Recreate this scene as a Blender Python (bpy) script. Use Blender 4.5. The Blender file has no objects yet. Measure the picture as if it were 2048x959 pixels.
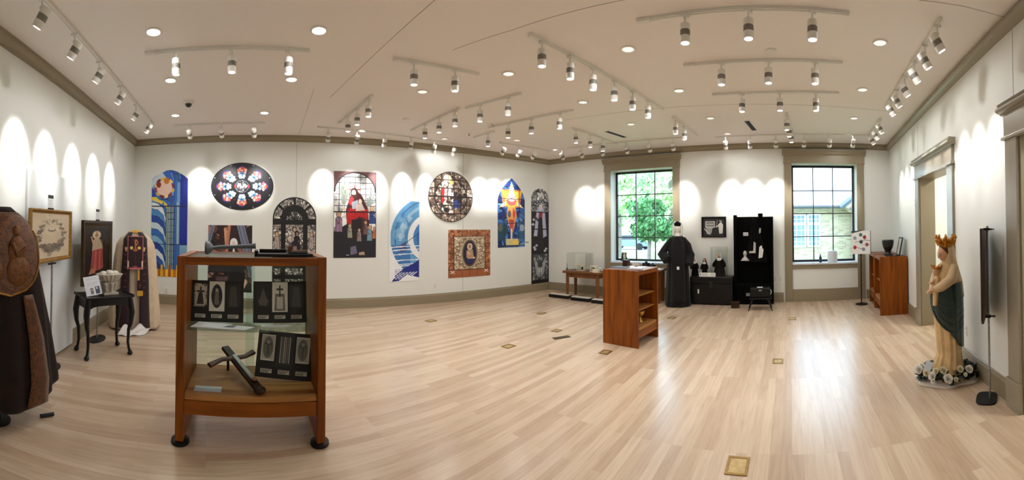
import bpy, bmesh, math, random
import numpy as np
from mathutils import Matrix, Vector
PI = math.pi
SC = bpy.context.scene
COL = SC.collection
random.seed(4)

# ------------------------------------------------------------------ camera (cylindrical panorama from a tripod near one corner)
F, Y0, PITCH, X0, EYE = 740.0, 443.8, 0.0168, 1024.0, 1.65
cam = bpy.data.cameras.new('camera'); cam_o = bpy.data.objects.new('camera', cam); COL.objects.link(cam_o)
SC.camera = cam_o
cam.type = 'PANO'; cam.panorama_type = 'CENTRAL_CYLINDRICAL'
cam.central_cylindrical_radius = 1.0
cam.central_cylindrical_range_u_min = -1024 / F; cam.central_cylindrical_range_u_max = 1024 / F
cam.central_cylindrical_range_v_min = -(959 - Y0) / F; cam.central_cylindrical_range_v_max = Y0 / F
cam.clip_start = 0.02; cam.clip_end = 300
cam_o.location = (0, 0, EYE); cam_o.rotation_euler = (PI / 2 + PITCH, 0, 0)
cp_, sp_ = math.cos(PITCH), math.sin(PITCH)

# ------------------------------------------------------------------ world, exposure
w = bpy.data.worlds.new('world'); SC.world = w; w.use_nodes = True
bgn = w.node_tree.nodes['Background']; bgn.inputs[0].default_value = (0.64, 0.81, 1.0, 1); bgn.inputs[1].default_value = 7.0
SC.view_settings.view_transform = 'Standard'; SC.view_settings.look = 'None'; SC.view_settings.gamma = 1
SC.view_settings.use_curve_mapping = False
SC.view_settings.exposure = 0.46
SC.cycles.use_denoising = True
SC.cycles.max_bounces = 8; SC.cycles.diffuse_bounces = 5; SC.cycles.transparent_max_bounces = 12
SC.cycles.caustics_reflective = False; SC.cycles.caustics_refractive = False
SC.cycles.sample_clamp_indirect = 6
P_WALL, P_DOWN, P_FLOOD = 115.0, 15.0, 19.0      # power of wall-aimed spots, spots pointing down, recessed downlights
SPOT_COL = (1.0, 0.985, 0.968)

# ------------------------------------------------------------------ geometry of the view
def ray(px, py):
    th = (px - X0) / F; t = (Y0 - py) / F
    x, y2, z2 = math.sin(th), math.cos(th), t
    return Vector((x, cp_ * y2 - sp_ * z2, sp_ * y2 + cp_ * z2))
def on_z(px, py, z=0.0):
    r = ray(px, py); k = (z - EYE) / r.z
    return Vector((r.x * k, r.y * k, z))
def at_d(px, py, d):                       # point on the ray at horizontal distance d
    r = ray(px, py); k = d / math.hypot(r.x, r.y)
    return Vector((r.x * k, r.y * k, EYE + r.z * k))
def az_of(px, py=450):
    r = ray(px, py); return math.atan2(r.x, r.y)
def R(d): return math.radians(d)
WALL = {'A': (R(-133.2), 2.14), 'B': (R(-36.22), 7.484), 'C': (R(41.28), 8.181), 'D': (R(137.18), 1.683)}
def wn(k): a = WALL[k][0]; return Vector((math.sin(a), math.cos(a), 0))
def wt(k): a = WALL[k][0]; return Vector((math.cos(a), -math.sin(a), 0))
def wuv(k, px, py, inset=0.0):
    r = ray(px, py); n = wn(k); s = (WALL[k][1] - inset) / n.dot(r)
    p = r * s
    return p.dot(wt(k)), EYE + p.z
def corner(a, b):
    na, nb = wn(a), wn(b); M = Matrix(((na.x, na.y), (nb.x, nb.y))).inverted()
    v = M @ Vector((WALL[a][1], WALL[b][1])); return Vector((v.x, v.y, 0))
CAB, CBC, CCD, CDA = corner('A', 'B'), corner('B', 'C'), corner('C', 'D'), corner('D', 'A')
CEIL = 3.495; CROWN = 3.38

# ------------------------------------------------------------------ materials
def lin(c):
    return tuple(((v / 255) / 12.92 if v / 255 <= 0.04045 else ((v / 255 + 0.055) / 1.055) ** 2.4) for v in c)
MATS = {}
def new_mat(name):
    m = bpy.data.materials.new(name); m.use_nodes = True
    return m, m.node_tree, m.node_tree.nodes['Principled BSDF']
def mat(name, c, rough=0.5, metal=0.0, var=0.0, scale=8.0, coat=0.0, sheen=0.0, bump=0.0, spec=0.5):
    if name in MATS: return MATS[name]
    m, nt, p = new_mat(name); L = lin(c)
    p.inputs['Base Color'].default_value = (*L, 1); p.inputs['Roughness'].default_value = rough
    p.inputs['Metallic'].default_value = metal; p.inputs['Coat Weight'].default_value = coat
    p.inputs['Sheen Weight'].default_value = sheen; p.inputs['Specular IOR Level'].default_value = spec
    if var or bump:
        tc = nt.nodes.new('ShaderNodeTexCoord'); n = nt.nodes.new('ShaderNodeTexNoise')
        n.inputs['Scale'].default_value = scale; n.inputs['Detail'].default_value = 5
        nt.links.new(tc.outputs['Object'], n.inputs['Vector'])
        if var:
            r = nt.nodes.new('ShaderNodeValToRGB')
            r.color_ramp.elements[0].position = .3; r.color_ramp.elements[1].position = .7
            r.color_ramp.elements[0].color = (*[v * (1 - var) for v in L], 1); r.color_ramp.elements[1].color = (*[min(1, v * (1 + var)) for v in L], 1)
            nt.links.new(n.outputs['Fac'], r.inputs['Fac']); nt.links.new(r.outputs['Color'], p.inputs['Base Color'])
        if bump:
            b = nt.nodes.new('ShaderNodeBump'); b.inputs['Strength'].default_value = bump; b.inputs['Distance'].default_value = .01
            nt.links.new(n.outputs['Fac'], b.inputs['Height']); nt.links.new(b.outputs['Normal'], p.inputs['Normal'])
    MATS[name] = m; return m
def wood(name, c1, c2, axis='Z', scale=1.0, rough=0.42, coat=0.05):
    if name in MATS: return MATS[name]
    m, nt, p = new_mat(name)
    tc = nt.nodes.new('ShaderNodeTexCoord'); mp = nt.nodes.new('ShaderNodeMapping')
    s = {'X': (.6, 9, 9), 'Y': (9, .6, 9), 'Z': (9, 9, .6)}[axis]; mp.inputs['Scale'].default_value = [v * scale for v in s]
    n = nt.nodes.new('ShaderNodeTexNoise'); n.inputs['Scale'].default_value = 2.2; n.inputs['Detail'].default_value = 8; n.inputs['Distortion'].default_value = .6
    r = nt.nodes.new('ShaderNodeValToRGB'); r.color_ramp.elements[0].position = .3; r.color_ramp.elements[1].position = .72
    r.color_ramp.elements[0].color = (*lin(c1), 1); r.color_ramp.elements[1].color = (*lin(c2), 1)
    nt.links.new(tc.outputs['Object'], mp.inputs['Vector']); nt.links.new(mp.outputs[0], n.inputs['Vector'])
    nt.links.new(n.outputs['Fac'], r.inputs['Fac']); nt.links.new(r.outputs['Color'], p.inputs['Base Color'])
    p.inputs['Roughness'].default_value = rough; p.inputs['Coat Weight'].default_value = coat; p.inputs['Coat Roughness'].default_value = .2; p.inputs['Specular IOR Level'].default_value = .25
    MATS[name] = m; return m
def emit(name, c, s):
    m, nt, p = new_mat(name)
    p.inputs['Base Color'].default_value = (*lin(c), 1); p.inputs['Emission Color'].default_value = (*lin(c), 1); p.inputs['Emission Strength'].default_value = s
    MATS[name] = m; return m
def glass_mat(name, tint=(240, 250, 248), refl=1.0, rough=0.02):
    m = bpy.data.materials.new(name); m.use_nodes = True; nt = m.node_tree; nt.nodes.clear()
    o = nt.nodes.new('ShaderNodeOutputMaterial'); mx = nt.nodes.new('ShaderNodeMixShader'); t = nt.nodes.new('ShaderNodeBsdfTransparent')
    g = nt.nodes.new('ShaderNodeBsdfGlossy'); fr = nt.nodes.new('ShaderNodeFresnel'); mu = nt.nodes.new('ShaderNodeMath'); mu.operation = 'MULTIPLY'
    fr.inputs[0].default_value = 1.45; mu.inputs[1].default_value = refl
    t.inputs[0].default_value = (*lin(tint), 1); g.inputs['Roughness'].default_value = rough
    nt.links.new(fr.outputs[0], mu.inputs[0]); nt.links.new(mu.outputs[0], mx.inputs[0]); nt.links.new(t.outputs[0], mx.inputs[1]); nt.links.new(g.outputs[0], mx.inputs[2])
    nt.links.new(mx.outputs[0], o.inputs[0]); MATS[name] = m; return m
def paint_mat(name='printed_surface', rough=.45):
    if name in MATS: return MATS[name]
    m, nt, p = new_mat(name); a = nt.nodes.new('ShaderNodeAttribute'); a.attribute_name = 'ink'
    nt.links.new(a.outputs['Color'], p.inputs['Base Color']); p.inputs['Roughness'].default_value = rough
    MATS[name] = m; return m

M_WALL = mat('wall_paint', (229, 231, 226), .6, bump=.02, scale=60)
M_CEIL = mat('ceiling_paint', (238, 231, 226), .7)
M_TRIM = mat('taupe_trim_paint', (142, 130, 106), .38)
M_TRIM2 = mat('taupe_gloss_paint', (150, 141, 124), .25)
M_WHITE = mat('white_enamel', (226, 224, 218), .4)
M_MESH = mat('grey_vent_mesh', (120, 116, 108), .6, var=.35, scale=220)
M_BLACK = mat('black_metal', (8, 8, 8), .45, spec=.3)
M_BLACKF = mat('black_cloth', (7, 7, 7), .9, spec=.2)
M_BLKWOOD = mat('black_lacquer', (6, 5, 5), .35, spec=.35)
M_BRASS = mat('brass', (190, 150, 80), .35, metal=.9)
M_STEEL = mat('steel', (150, 150, 150), .35, metal=.8, var=.2, scale=40)
M_CARD = mat('white_card', (225, 226, 230), .6)
M_BROWN = wood('cherry_wood', (100, 48, 4), (152, 82, 9), 'Z')
M_BROWNX = wood('cherry_wood_across', (100, 48, 4), (152, 82, 9), 'X')
M_OAK = wood('light_oak', (150, 100, 50), (182, 130, 76), 'X')
M_TABLE = wood('brown_table_wood', (96, 56, 26), (138, 88, 46), 'Z')
M_GLASS = glass_mat('window_glass', (246, 252, 252), .7)
M_CASE = glass_mat('case_glass', (238, 246, 243), .5); M_ACRYL = glass_mat('clear_acrylic', (253, 254, 253), .35)
M_LIT = emit('lit_lens', (255, 252, 250), 5.0)
M_DIM = emit('dim_lens', (250, 246, 240), 0.55)
M_OUTLET = mat('outlet_plastic', (232, 232, 228), .4)

# ------------------------------------------------------------------ mesh builder
class B:
    def __init__(s): s.v = []; s.f = []; s.c = None
    def mark(s): return len(s.v)
    def add(s, vs, fs):
        o = len(s.v); s.v += [tuple(p) for p in vs]; s.f += [tuple(i + o for i in q) for q in fs]; return s
    def xf(s, m0, M):
        for i in range(m0, len(s.v)): s.v[i] = tuple(M @ Vector(s.v[i]))
        return s
    def box(s, c, d, rz=0, rx=0, ry=0):
        m0 = s.mark(); x, y, z = d[0] / 2, d[1] / 2, d[2] / 2
        s.add([(-x, -y, -z), (x, -y, -z), (x, y, -z), (-x, y, -z), (-x, -y, z), (x, -y, z), (x, y, z), (-x, y, z)],
              [(0, 3, 2, 1), (4, 5, 6, 7), (0, 1, 5, 4), (1, 2, 6, 5), (2, 3, 7, 6), (3, 0, 4, 7)])
        return s.xf(m0, Matrix.Translation(c) @ Matrix.Rotation(rz, 4, 'Z') @ Matrix.Rotation(rx, 4, 'X') @ Matrix.Rotation(ry, 4, 'Y'))
    def bb(s, x0, x1, y0, y1, z0, z1): return s.box(((x0 + x1) / 2, (y0 + y1) / 2, (z0 + z1) / 2), (x1 - x0, y1 - y0, z1 - z0))
    def tube(s, path, rad, n=10, cap=True, sq=None):
        path = [Vector(p) for p in path]; N = len(path)
        if not hasattr(rad, '__len__'): rad = [rad] * N
        vs = []; fs = []; up = None
        for i, p in enumerate(path):
            t = (path[min(i + 1, N - 1)] - path[max(i - 1, 0)]).normalized()
            if up is None: up = Vector((0, 0, 1)) if abs(t.z) < .9 else Vector((0, 1, 0))
            a = t.cross(up).normalized(); b = a.cross(t).normalized(); up = b
            for k in range(n):
                an = 2 * PI * k / n; ra = rad[i] if not hasattr(rad[i], '__len__') else 1
                rx, ry = (ra, ra) if not hasattr(rad[i], '__len__') else rad[i]
                vs.append(p + a * math.cos(an) * rx + b * math.sin(an) * ry)
        for i in range(N - 1):
            for k in range(n):
                k2 = (k + 1) % n; fs.append((i * n + k, i * n + k2, (i + 1) * n + k2, (i + 1) * n + k))
        if cap: fs.append(tuple(range(n - 1, -1, -1))); fs.append(tuple((N - 1) * n + k for k in range(n)))
        return s.add(vs, fs)
    def lathe(s, prof, c=(0, 0, 0), n=24, sx=1, sy=1, cap=True):
        vs = []; fs = []; N = len(prof)
        for r, z in prof:
            for k in range(n):
                a = 2 * PI * k / n; vs.append((c[0] + r * sx * math.cos(a), c[1] + r * sy * math.sin(a), c[2] + z))
        for i in range(N - 1):
            for k in range(n):
                k2 = (k + 1) % n; fs.append((i * n + k, i * n + k2, (i + 1) * n + k2, (i + 1) * n + k))
        if cap: fs.append(tuple(range(n - 1, -1, -1))); fs.append(tuple((N - 1) * n + k for k in range(n)))
        return s.add(vs, fs)
    def ell(s, c, r, n=16, m=10, M=None):
        m0 = s.mark(); vs = [(0, 0, -1)]; fs = []
        for i in range(1, m):
            a = -PI / 2 + PI * i / m
            for k in range(n):
                b = 2 * PI * k / n; vs.append((math.cos(a) * math.cos(b), math.cos(a) * math.sin(b), math.sin(a)))
        vs.append((0, 0, 1)); T = len(vs) - 1
        for k in range(n):
            k2 = (k + 1) % n; fs.append((0, 1 + k2, 1 + k)); fs.append((T, T - n + k, T - n + k2))
        for i in range(m - 2):
            for k in range(n):
                k2 = (k + 1) % n; fs.append((1 + i * n + k, 1 + i * n + k2, 1 + (i + 1) * n + k2, 1 + (i + 1) * n + k))
        s.add([(p[0] * r[0], p[1] * r[1], p[2] * r[2]) for p in vs], fs)
        return s.xf(m0, Matrix.Translation(c) @ (M.to_4x4() if M else Matrix.Identity(4)))
    def prism(s, pts, y0, y1):           # polygon in x,z extruded along y
        n = len(pts); vs = [(p[0], y0, p[1]) for p in pts] + [(p[0], y1, p[1]) for p in pts]
        return s.add(vs, [tuple(range(n)), tuple(range(2 * n - 1, n - 1, -1))] + [((i + 1) % n, i, n + i, n + (i + 1) % n) for i in range(n)])
    def slab(s, pts, z0, z1):            # polygon in x,y extruded along z
        n = len(pts); vs = [(p[0], p[1], z0) for p in pts] + [(p[0], p[1], z1) for p in pts]
        return s.add(vs, [tuple(range(n - 1, -1, -1)), tuple(range(n, 2 * n))] + [(i, (i + 1) % n, n + (i + 1) % n, n + i) for i in range(n)])
    def rings(s, lev, n=48, m=40, folds=(), a0=0, a1=2 * PI, cap=True, edge=None):
        # lev: (z, cx, cy, rx, ry, fold amplitude); interpolated smoothly; folds: (count, phase, weight); edge(theta)->z floor of the surface
        L = np.array(lev, float); o = np.argsort(L[:, 0]); L = L[o]
        zs = np.linspace(L[0, 0], L[-1, 0], m); full = abs(a1 - a0 - 2 * PI) < 1e-6
        cols = n if full else n + 1; vs = []; fs = []
        for i, z in enumerate(zs):
            for k in range(cols):
                a = a0 + (a1 - a0) * k / n; zz = z
                if edge: lo = edge(a); zz = lo + (L[-1, 0] - lo) * i / (m - 1)
                q = [np.interp(zz, L[:, 0], L[:, j]) for j in range(1, 6)]
                f = sum(wg * math.sin(c * a + ph + .6 * math.sin(2.3 * zz + c)) for c, ph, wg in folds)
                g = 1 + q[4] * f
                vs.append((q[0] + q[2] * g * math.cos(a), q[1] + q[3] * g * math.sin(a), zz))
        for i in range(m - 1):
            for k in range(n):
                k2 = (k + 1) % cols; fs.append((i * cols + k, i * cols + k2, (i + 1) * cols + k2, (i + 1) * cols + k))
        if cap and full:
            fs.append(tuple(range(n - 1, -1, -1))); fs.append(tuple((m - 1) * n + k for k in range(n)))
        return s.add(vs, fs)
    def build(s, name, material, parent=None, bevel=0, smooth=True, thick=0, subd=0):
        me = bpy.data.meshes.new(name); me.from_pydata(s.v, [], s.f)
        bm = bmesh.new(); bm.from_mesh(me); bmesh.ops.recalc_face_normals(bm, faces=bm.faces)
        if smooth:
            for f in bm.faces: f.smooth = True
            for e in bm.edges:
                if len(e.link_faces) == 2 and e.calc_face_angle(0) > R(38): e.smooth = False
        bm.to_mesh(me); bm.free()
        me.materials.append(material)
        o = bpy.data.objects.new(name, me); COL.objects.link(o)
        if parent is not None: o.parent = parent
        if thick:
            md = o.modifiers.new('thickness', 'SOLIDIFY'); md.thickness = thick; md.offset = 0
        if bevel:
            md = o.modifiers.new('bevel', 'BEVEL'); md.width = bevel; md.segments = 2; md.limit_method = 'ANGLE'
        if subd:
            md = o.modifiers.new('subdivision', 'SUBSURF'); md.levels = subd; md.render_levels = subd
        return o
def tag(o, label, cat, group=None, kind=None):
    if kind: o['kind'] = kind
    if label: o['label'] = label
    if cat: o['category'] = cat
    if group: o['group'] = group
    return o
def thing(name, label, cat, loc=(0, 0, 0), rz=0, group=None):
    o = bpy.data.objects.new(name, None); COL.objects.link(o); o.location = loc; o.rotation_euler = (0, 0, rz)
    o.empty_display_size = .1
    return tag(o, label, cat, group)
def struct(o): o['kind'] = 'structure'; return o
def sroot(name, loc=(0, 0, 0), rz=0):
    o = bpy.data.objects.new(name, None); COL.objects.link(o); o.location = loc; o.rotation_euler = (0, 0, rz); o['kind'] = 'structure'; return o
def kids(o): return [c for c in bpy.data.objects if c.parent == o]
def copy_tree(o, parent=None):
    c = o.copy(); COL.objects.link(c)
    if parent is not None: c.parent = parent
    for ch in list(o.children): copy_tree(ch, c)
    return c
def wroot(k): return Vector(wn(k)) * WALL[k][1], -WALL[k][0]
def on_wall(k, u, z=0):
    return wn(k) * WALL[k][1] + wt(k) * u + Vector((0, 0, z)), -WALL[k][0]

# ------------------------------------------------------------------ 2-D painter for prints and photographs
class Cv:
    def __init__(s, w, h, c=(255, 255, 255), seed=1):
        w, h = int(w * 1.6), int(h * 1.6); s.ow, s.oh = w, h; s.w, s.h = w, h; s.a = np.ones((h, w, 3)) * np.array(c, float); s.rng = np.random.RandomState(seed)
        s.X, s.Y = np.meshgrid((np.arange(w) + .5) / w, (np.arange(h) + .5) / h); s.ar = h / w
    def put(s, m, c, al=1.0):
        s.a[m] = s.a[m] * (1 - al) + np.array(c, float) * al; return s
    def el(s, cx, cy, rx, ry, c, rot=0, al=1, cond=None):
        dx, dy = (s.X - cx), (s.Y - cy) * s.ar; ca, sa = math.cos(rot), math.sin(rot)
        u, v = dx * ca + dy * sa, -dx * sa + dy * ca
        m = (u / rx) ** 2 + (v / (ry * s.ar)) ** 2 < 1
        if cond is not None: m &= cond
        return s.put(m, c, al)
    def inpoly(s, pts):
        m = np.zeros_like(s.X, bool); n = len(pts)
        for i in range(n):
            x1, y1 = pts[i]; x2, y2 = pts[(i + 1) % n]
            if y1 == y2: continue
            cr = ((y1 > s.Y) != (y2 > s.Y)) & (s.X < (x2 - x1) * (s.Y - y1) / (y2 - y1) + x1); m ^= cr
        return m
    def po(s, pts, c, al=1): return s.put(s.inpoly(pts), c, al)
    def re(s, x0, y0, x1, y1, c, al=1): return s.put((s.X >= x0) & (s.X < x1) & (s.Y >= y0) & (s.Y < y1), c, al)
    def li(s, pts, wd, c, al=1):
        m = np.zeros_like(s.X, bool)
        for (x1, y1), (x2, y2) in zip(pts[:-1], pts[1:]):
            ax, ay, bx, by = x1, y1 * s.ar, x2, y2 * s.ar; L = (bx - ax) ** 2 + (by - ay) ** 2 + 1e-9
            t = np.clip(((s.X - ax) * (bx - ax) + (s.Y * s.ar - ay) * (by - ay)) / L, 0, 1)
            m |= np.hypot(s.X - ax - t * (bx - ax), s.Y * s.ar - ay - t * (by - ay)) < wd / 2
        return s.put(m, c, al)
    def vor(s, n, cols, m=None, jit=.25, lead=(20, 18, 18), lw=.012, al=1.0):
        px, py = s.rng.rand(n), s.rng.rand(n) * s.ar
        if m is not None:
            ys, xs = np.where(m); i = s.rng.randint(0, len(ys), n); px, py = (xs[i] + .5) / s.w, (ys[i] + .5) / s.w
        d = np.hypot(s.X[..., None] - px, s.Y[..., None] * s.ar - py)
        idx = d.argmin(-1); ds = np.partition(d, 1, -1); e = (ds[..., 1] - ds[..., 0]) < lw
        cc = np.array(cols, float)[s.rng.randint(0, len(cols), n)] * (1 + jit * (s.rng.rand(n, 1) - .5) * 2)
        img = np.clip(cc, 0, 255)[idx]; img[e] = lead
        if m is None: m = np.ones_like(s.X, bool)
        s.a[m] = s.a[m] * (1 - al) + img[m] * al; return s
    def grain(s, k=10):
        k = 1.3 * k
        s.a = np.clip(s.a + s.rng.randn(s.h, s.w, 1) * k, 0, 255); return s
    def grid(s, nx, ny, wd, c, m=None, al=1):
        gx = np.abs((s.X * nx + .5) % 1 - .5) < wd * nx / 2; gy = np.abs((s.Y * ny + .5) % 1 - .5) < wd / s.ar * ny / 2
        g = gx | gy
        if m is not None: g &= m
        return s.put(g, c, al)
    def figure(s, x, y, sz, robe, skin=(205, 170, 145), hair=(70, 50, 40), lean=0):   # a small robed figure: head at (x,y)
        e = tuple(v * .35 for v in robe); d = tuple(v * .7 for v in robe); l = tuple(min(255, v * 1.2) for v in robe); A = s.ar
        for g, c in ((.16, e), (0, robe)):
            s.el(x + lean, y + sz * 1.55 / A, sz * (.78 + g), sz * (.95 + g) / A, c); s.po([(x - sz * (.95 + g), y + sz * 4.8 / A), (x - sz * (.72 + g) + lean, y + sz * 1.6 / A), (x + sz * (.72 + g) + lean, y + sz * 1.6 / A), (x + sz * (1.0 + g), y + sz * 4.8 / A)], c)
        for k in range(4): s.li([(x + sz * (-.5 + .35 * k) + lean, y + sz * 2.2 / A), (x + sz * (-.65 + .42 * k), y + sz * 4.7 / A)], sz * .13, (d, l)[k % 2])
        s.li([(x - sz * .6, y + sz * 1.5 / A), (x - sz * .3, y + sz * 2.5 / A), (x + sz * .5, y + sz * 2.2 / A)], sz * .34, d); s.el(x + sz * .6, y + sz * 2.15 / A, sz * .2, sz * .18 / A, skin)
        s.el(x, y, sz * .74, sz * .86 / A, e); s.el(x, y, sz * .62, sz * .75 / A, hair); s.el(x + .10 * sz, y + .12 * sz / A, sz * .42, sz * .55 / A, skin); s.li([(x + sz * .02, y + .02 * sz / A), (x + sz * .28, y + .02 * sz / A)], sz * .09, tuple(v * .5 for v in skin)); return s
def lin_arr(a):
    a = np.clip(a, 0, 255) / 255
    return np.where(a <= .04045, a / 12.92, ((a + .055) / 1.055) ** 2.4)
def printed(name, cv, W, H, parent=None, half=None, th=.006, rough=.45, edge=(235, 235, 235), rows=None):
    """flat board W x H lying in x,z (front at y=-th), its outline given by half(t)->half width as a fraction, t=0 top .. 1 bottom"""
    nx = cv.ow; ny = rows or cv.oh
    if half: ts = np.concatenate([[(1 - math.cos(PI * i / ny)) / 2 for i in range(ny + 1)]])
    else: ts = np.linspace(0, 1, ny + 1)
    vs = []; cs = []; fs = []; A = lin_arr(cv.a)
    for t in ts:
        hw = .5 if half is None else max(half(t) * .5, 1e-4)
        for i in range(nx + 1):
            x = .5 + hw * (2 * i / nx - 1)
            vs.append(((x - .5) * W, -th, H * (1 - t)))
            cs.append(A[min(int(t * cv.oh), cv.oh - 1), min(int(x * cv.ow), cv.ow - 1)])
    n1 = nx + 1
    for r in range(ny):
        for i in range(nx): a = r * n1 + i; fs.append((a, a + n1, a + n1 + 1, a + 1))
    loop = [i for i in range(n1)] + [r * n1 + nx for r in range(1, ny + 1)] + [ny * n1 + i for i in range(nx - 1, -1, -1)] + [r * n1 for r in range(ny - 1, 0, -1)]
    o = len(vs); E = lin_arr(np.array(edge))
    for k, i in enumerate(loop): vs.append(vs[i]); cs.append(E)
    o2 = len(vs)
    for i in loop: vs.append((vs[i][0], 0, vs[i][2])); cs.append(E)
    L = len(loop)
    for k in range(L): k2 = (k + 1) % L; fs.append((o + k, o + k2, o2 + k2, o2 + k))
    fs.append(tuple(o2 + k for k in range(L)))
    me = bpy.data.meshes.new(name); me.from_pydata(vs, [], fs)
    at = me.color_attributes.new('ink', 'FLOAT_COLOR', 'POINT')
    at.data.foreach_set('color', np.concatenate([np.array(cs), np.ones((len(cs), 1))], 1).astype('f').ravel())
    me.materials.append(paint_mat('printed_surface_%d' % int(rough * 100), rough)); me.update()
    ob = bpy.data.objects.new(name, me); COL.objects.link(ob)
    if parent is not None: ob.parent = parent
    return ob

# ================================================================== SETTING
def floor_material():
    m, nt, p = new_mat('oak_strip_floor')
    tc = nt.nodes.new('ShaderNodeTexCoord'); mp = nt.nodes.new('ShaderNodeMapping'); mp.inputs['Rotation'].default_value = (0, 0, -(PI / 2 - R(43)))
    nt.links.new(tc.outputs['Object'], mp.inputs['Vector'])
    br = nt.nodes.new('ShaderNodeTexBrick'); br.offset = .37; br.offset_frequency = 3; br.inputs['Scale'].default_value = 1
    br.inputs['Brick Width'].default_value = 1.35; br.inputs['Row Height'].default_value = .082; br.inputs['Mortar Size'].default_value = .0012
    br.inputs['Mortar Smooth'].default_value = .3; br.inputs['Bias'].default_value = .1
    br.inputs['Color1'].default_value = (0, 0, 0, 1); br.inputs['Color2'].default_value = (1, 1, 1, 1); br.inputs['Mortar'].default_value = (.2, .2, .2, 1)
    nt.links.new(mp.outputs[0], br.inputs['Vector'])
    mp2 = nt.nodes.new('ShaderNodeMapping'); mp2.inputs['Scale'].default_value = (1.1, 16, 1); nt.links.new(mp.outputs[0], mp2.inputs['Vector'])
    n = nt.nodes.new('ShaderNodeTexNoise'); n.inputs['Scale'].default_value = 2.5; n.inputs['Detail'].default_value = 7; n.inputs['Distortion'].default_value = .8
    nt.links.new(mp2.outputs[0], n.inputs['Vector'])
    r1 = nt.nodes.new('ShaderNodeValToRGB'); e = r1.color_ramp.elements
    e[0].position = 0; e[0].color = (*lin((184, 158, 133)), 1); e[1].position = 1; e[1].color = (*lin((210, 188, 163)), 1)
    x = r1.color_ramp.elements.new(.5); x.color = (*lin((198, 174, 148)), 1)
    nt.links.new(br.outputs['Color'], r1.inputs['Fac'])
    r2 = nt.nodes.new('ShaderNodeValToRGB'); r2.color_ramp.elements[0].position = .28; r2.color_ramp.elements[0].color = (.74, .70, .65, 1)
    r2.color_ramp.elements[1].position = .6; r2.color_ramp.elements[1].color = (1, 1, 1, 1); nt.links.new(n.outputs['Fac'], r2.inputs['Fac'])
    mx = nt.nodes.new('ShaderNodeMix'); mx.data_type = 'RGBA'; mx.blend_type = 'MULTIPLY'; mx.inputs['Factor'].default_value = .6
    nt.links.new(r1.outputs['Color'], mx.inputs['A']); nt.links.new(r2.outputs['Color'], mx.inputs['B']); nt.links.new(mx.outputs['Result'], p.inputs['Base Color'])
    p.inputs['Roughness'].default_value = .27; p.inputs['Specular IOR Level'].default_value = .6
    b = nt.nodes.new('ShaderNodeBump'); b.inputs['Strength'].default_value = .08; b.inputs['Distance'].default_value = .002
    nt.links.new(n.outputs['Fac'], b.inputs['Height']); nt.links.new(b.outputs['Normal'], p.inputs['Normal'])
    return m
def off_corner(a, da, b, db):
    na, nb = wn(a), wn(b); v = Matrix(((na.x, na.y), (nb.x, nb.y))).inverted() @ Vector((WALL[a][1] + da, WALL[b][1] + db)); return Vector((v.x, v.y, 0))
fp = [off_corner('A', .1, 'B', .1), off_corner('B', .1, 'C', .1), off_corner('C', .1, 'D', 2.2), off_corner('D', 2.2, 'A', .1)]
struct(B().slab([(p.x, p.y) for p in fp][::-1], -.12, 0).build('floor', floor_material()))
cpn = [off_corner('A', .3, 'B', .3), off_corner('B', .3, 'C', .4), off_corner('C', .4, 'D', 2.2), off_corner('D', 2.2, 'A', .3)]
struct(B().slab([(p.x, p.y) for p in cpn][::-1], CEIL, CEIL + .12).build('ceiling', M_CEIL))
U = {}
for k, (a, b) in {'A': (CDA, CAB), 'B': (CAB, CBC), 'C': (CBC, CCD), 'D': (CCD, CDA)}.items(): U[k] = (a.dot(wt(k)), b.dot(wt(k)))
SIDE = {'A': 'left', 'B': 'back', 'C': 'window_side', 'D': 'right'}
def wallmesh(k, holes, th):
    """wall as boxes around rectangular holes (u0,u1,z0,z1)"""
    b = B(); u0, u1 = U[k]; u0 -= .05; u1 += .05; x = u0
    for (a, c, z0, z1) in sorted(holes):
        b.bb(x, a, 0, th, -.12, CEIL); b.bb(a, c, 0, th, z1, CEIL)
        if z0 > 0: b.bb(a, c, 0, th, -.12, z0)
        x = c
    b.bb(x, u1, 0, th, -.12, CEIL)
    o = b.build('wall_' + SIDE[k], M_WALL, smooth=False); o.location, rz = on_wall(k, 0); o.rotation_euler = (0, 0, rz); return struct(o)
# openings
W1 = (wuv('C', 1222, 440)[0], wuv('C', 1346, 440)[0]); W2 = (wuv('C', 1584, 440)[0], wuv('C', 1714, 440)[0]); WZ = (.84, 3.05)
D1 = (wuv('D', 1841, 448)[0], wuv('D', 1899, 448)[0]); D2 = (wuv('D', 2041, 445)[0],); D2 = (D2[0], D2[0] + 1.15); DZ = 2.42
wallmesh('A', [], .25); wallmesh('B', [], .25)
wallmesh('C', [(*W1, *WZ), (*W2, *WZ)], .36); wallmesh('D', [(*D1, 0, DZ), (*D2, 0, DZ)], .24)
def extrude(b, prof, x0, x1):
    n = len(prof); vs = [(x0, *p) for p in prof] + [(x1, *p) for p in prof]
    return b.add(vs, [tuple(range(n)), tuple(range(2 * n - 1, n - 1, -1))] + [(i, (i + 1) % n, n + (i + 1) % n, n + i) for i in range(n)])
crown = [(0, CROWN), (-.018, CROWN), (-.022, CROWN + .014)] + [(-.022 - .06 * math.sin(t), CROWN + .014 + .075 * (1 - math.cos(t))) for t in [PI / 2 * i / 8 for i in range(1, 9)]] + [(-.09, CEIL - .022), (-.09, CEIL), (0, CEIL)]
crownD = [(0, CROWN)] + [(-.005 - .085 * math.sin(t), CROWN + .105 * (1 - math.cos(t)) * .62) for t in [PI * .62 * i / 12 for i in range(13)]] + [(-.06, CEIL), (0, CEIL)]
basep = [(0, 0), (-.022, 0), (-.022, .17), (-.014, .185), (-.014, .198), (-.006, .205), (0, .205)]
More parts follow.
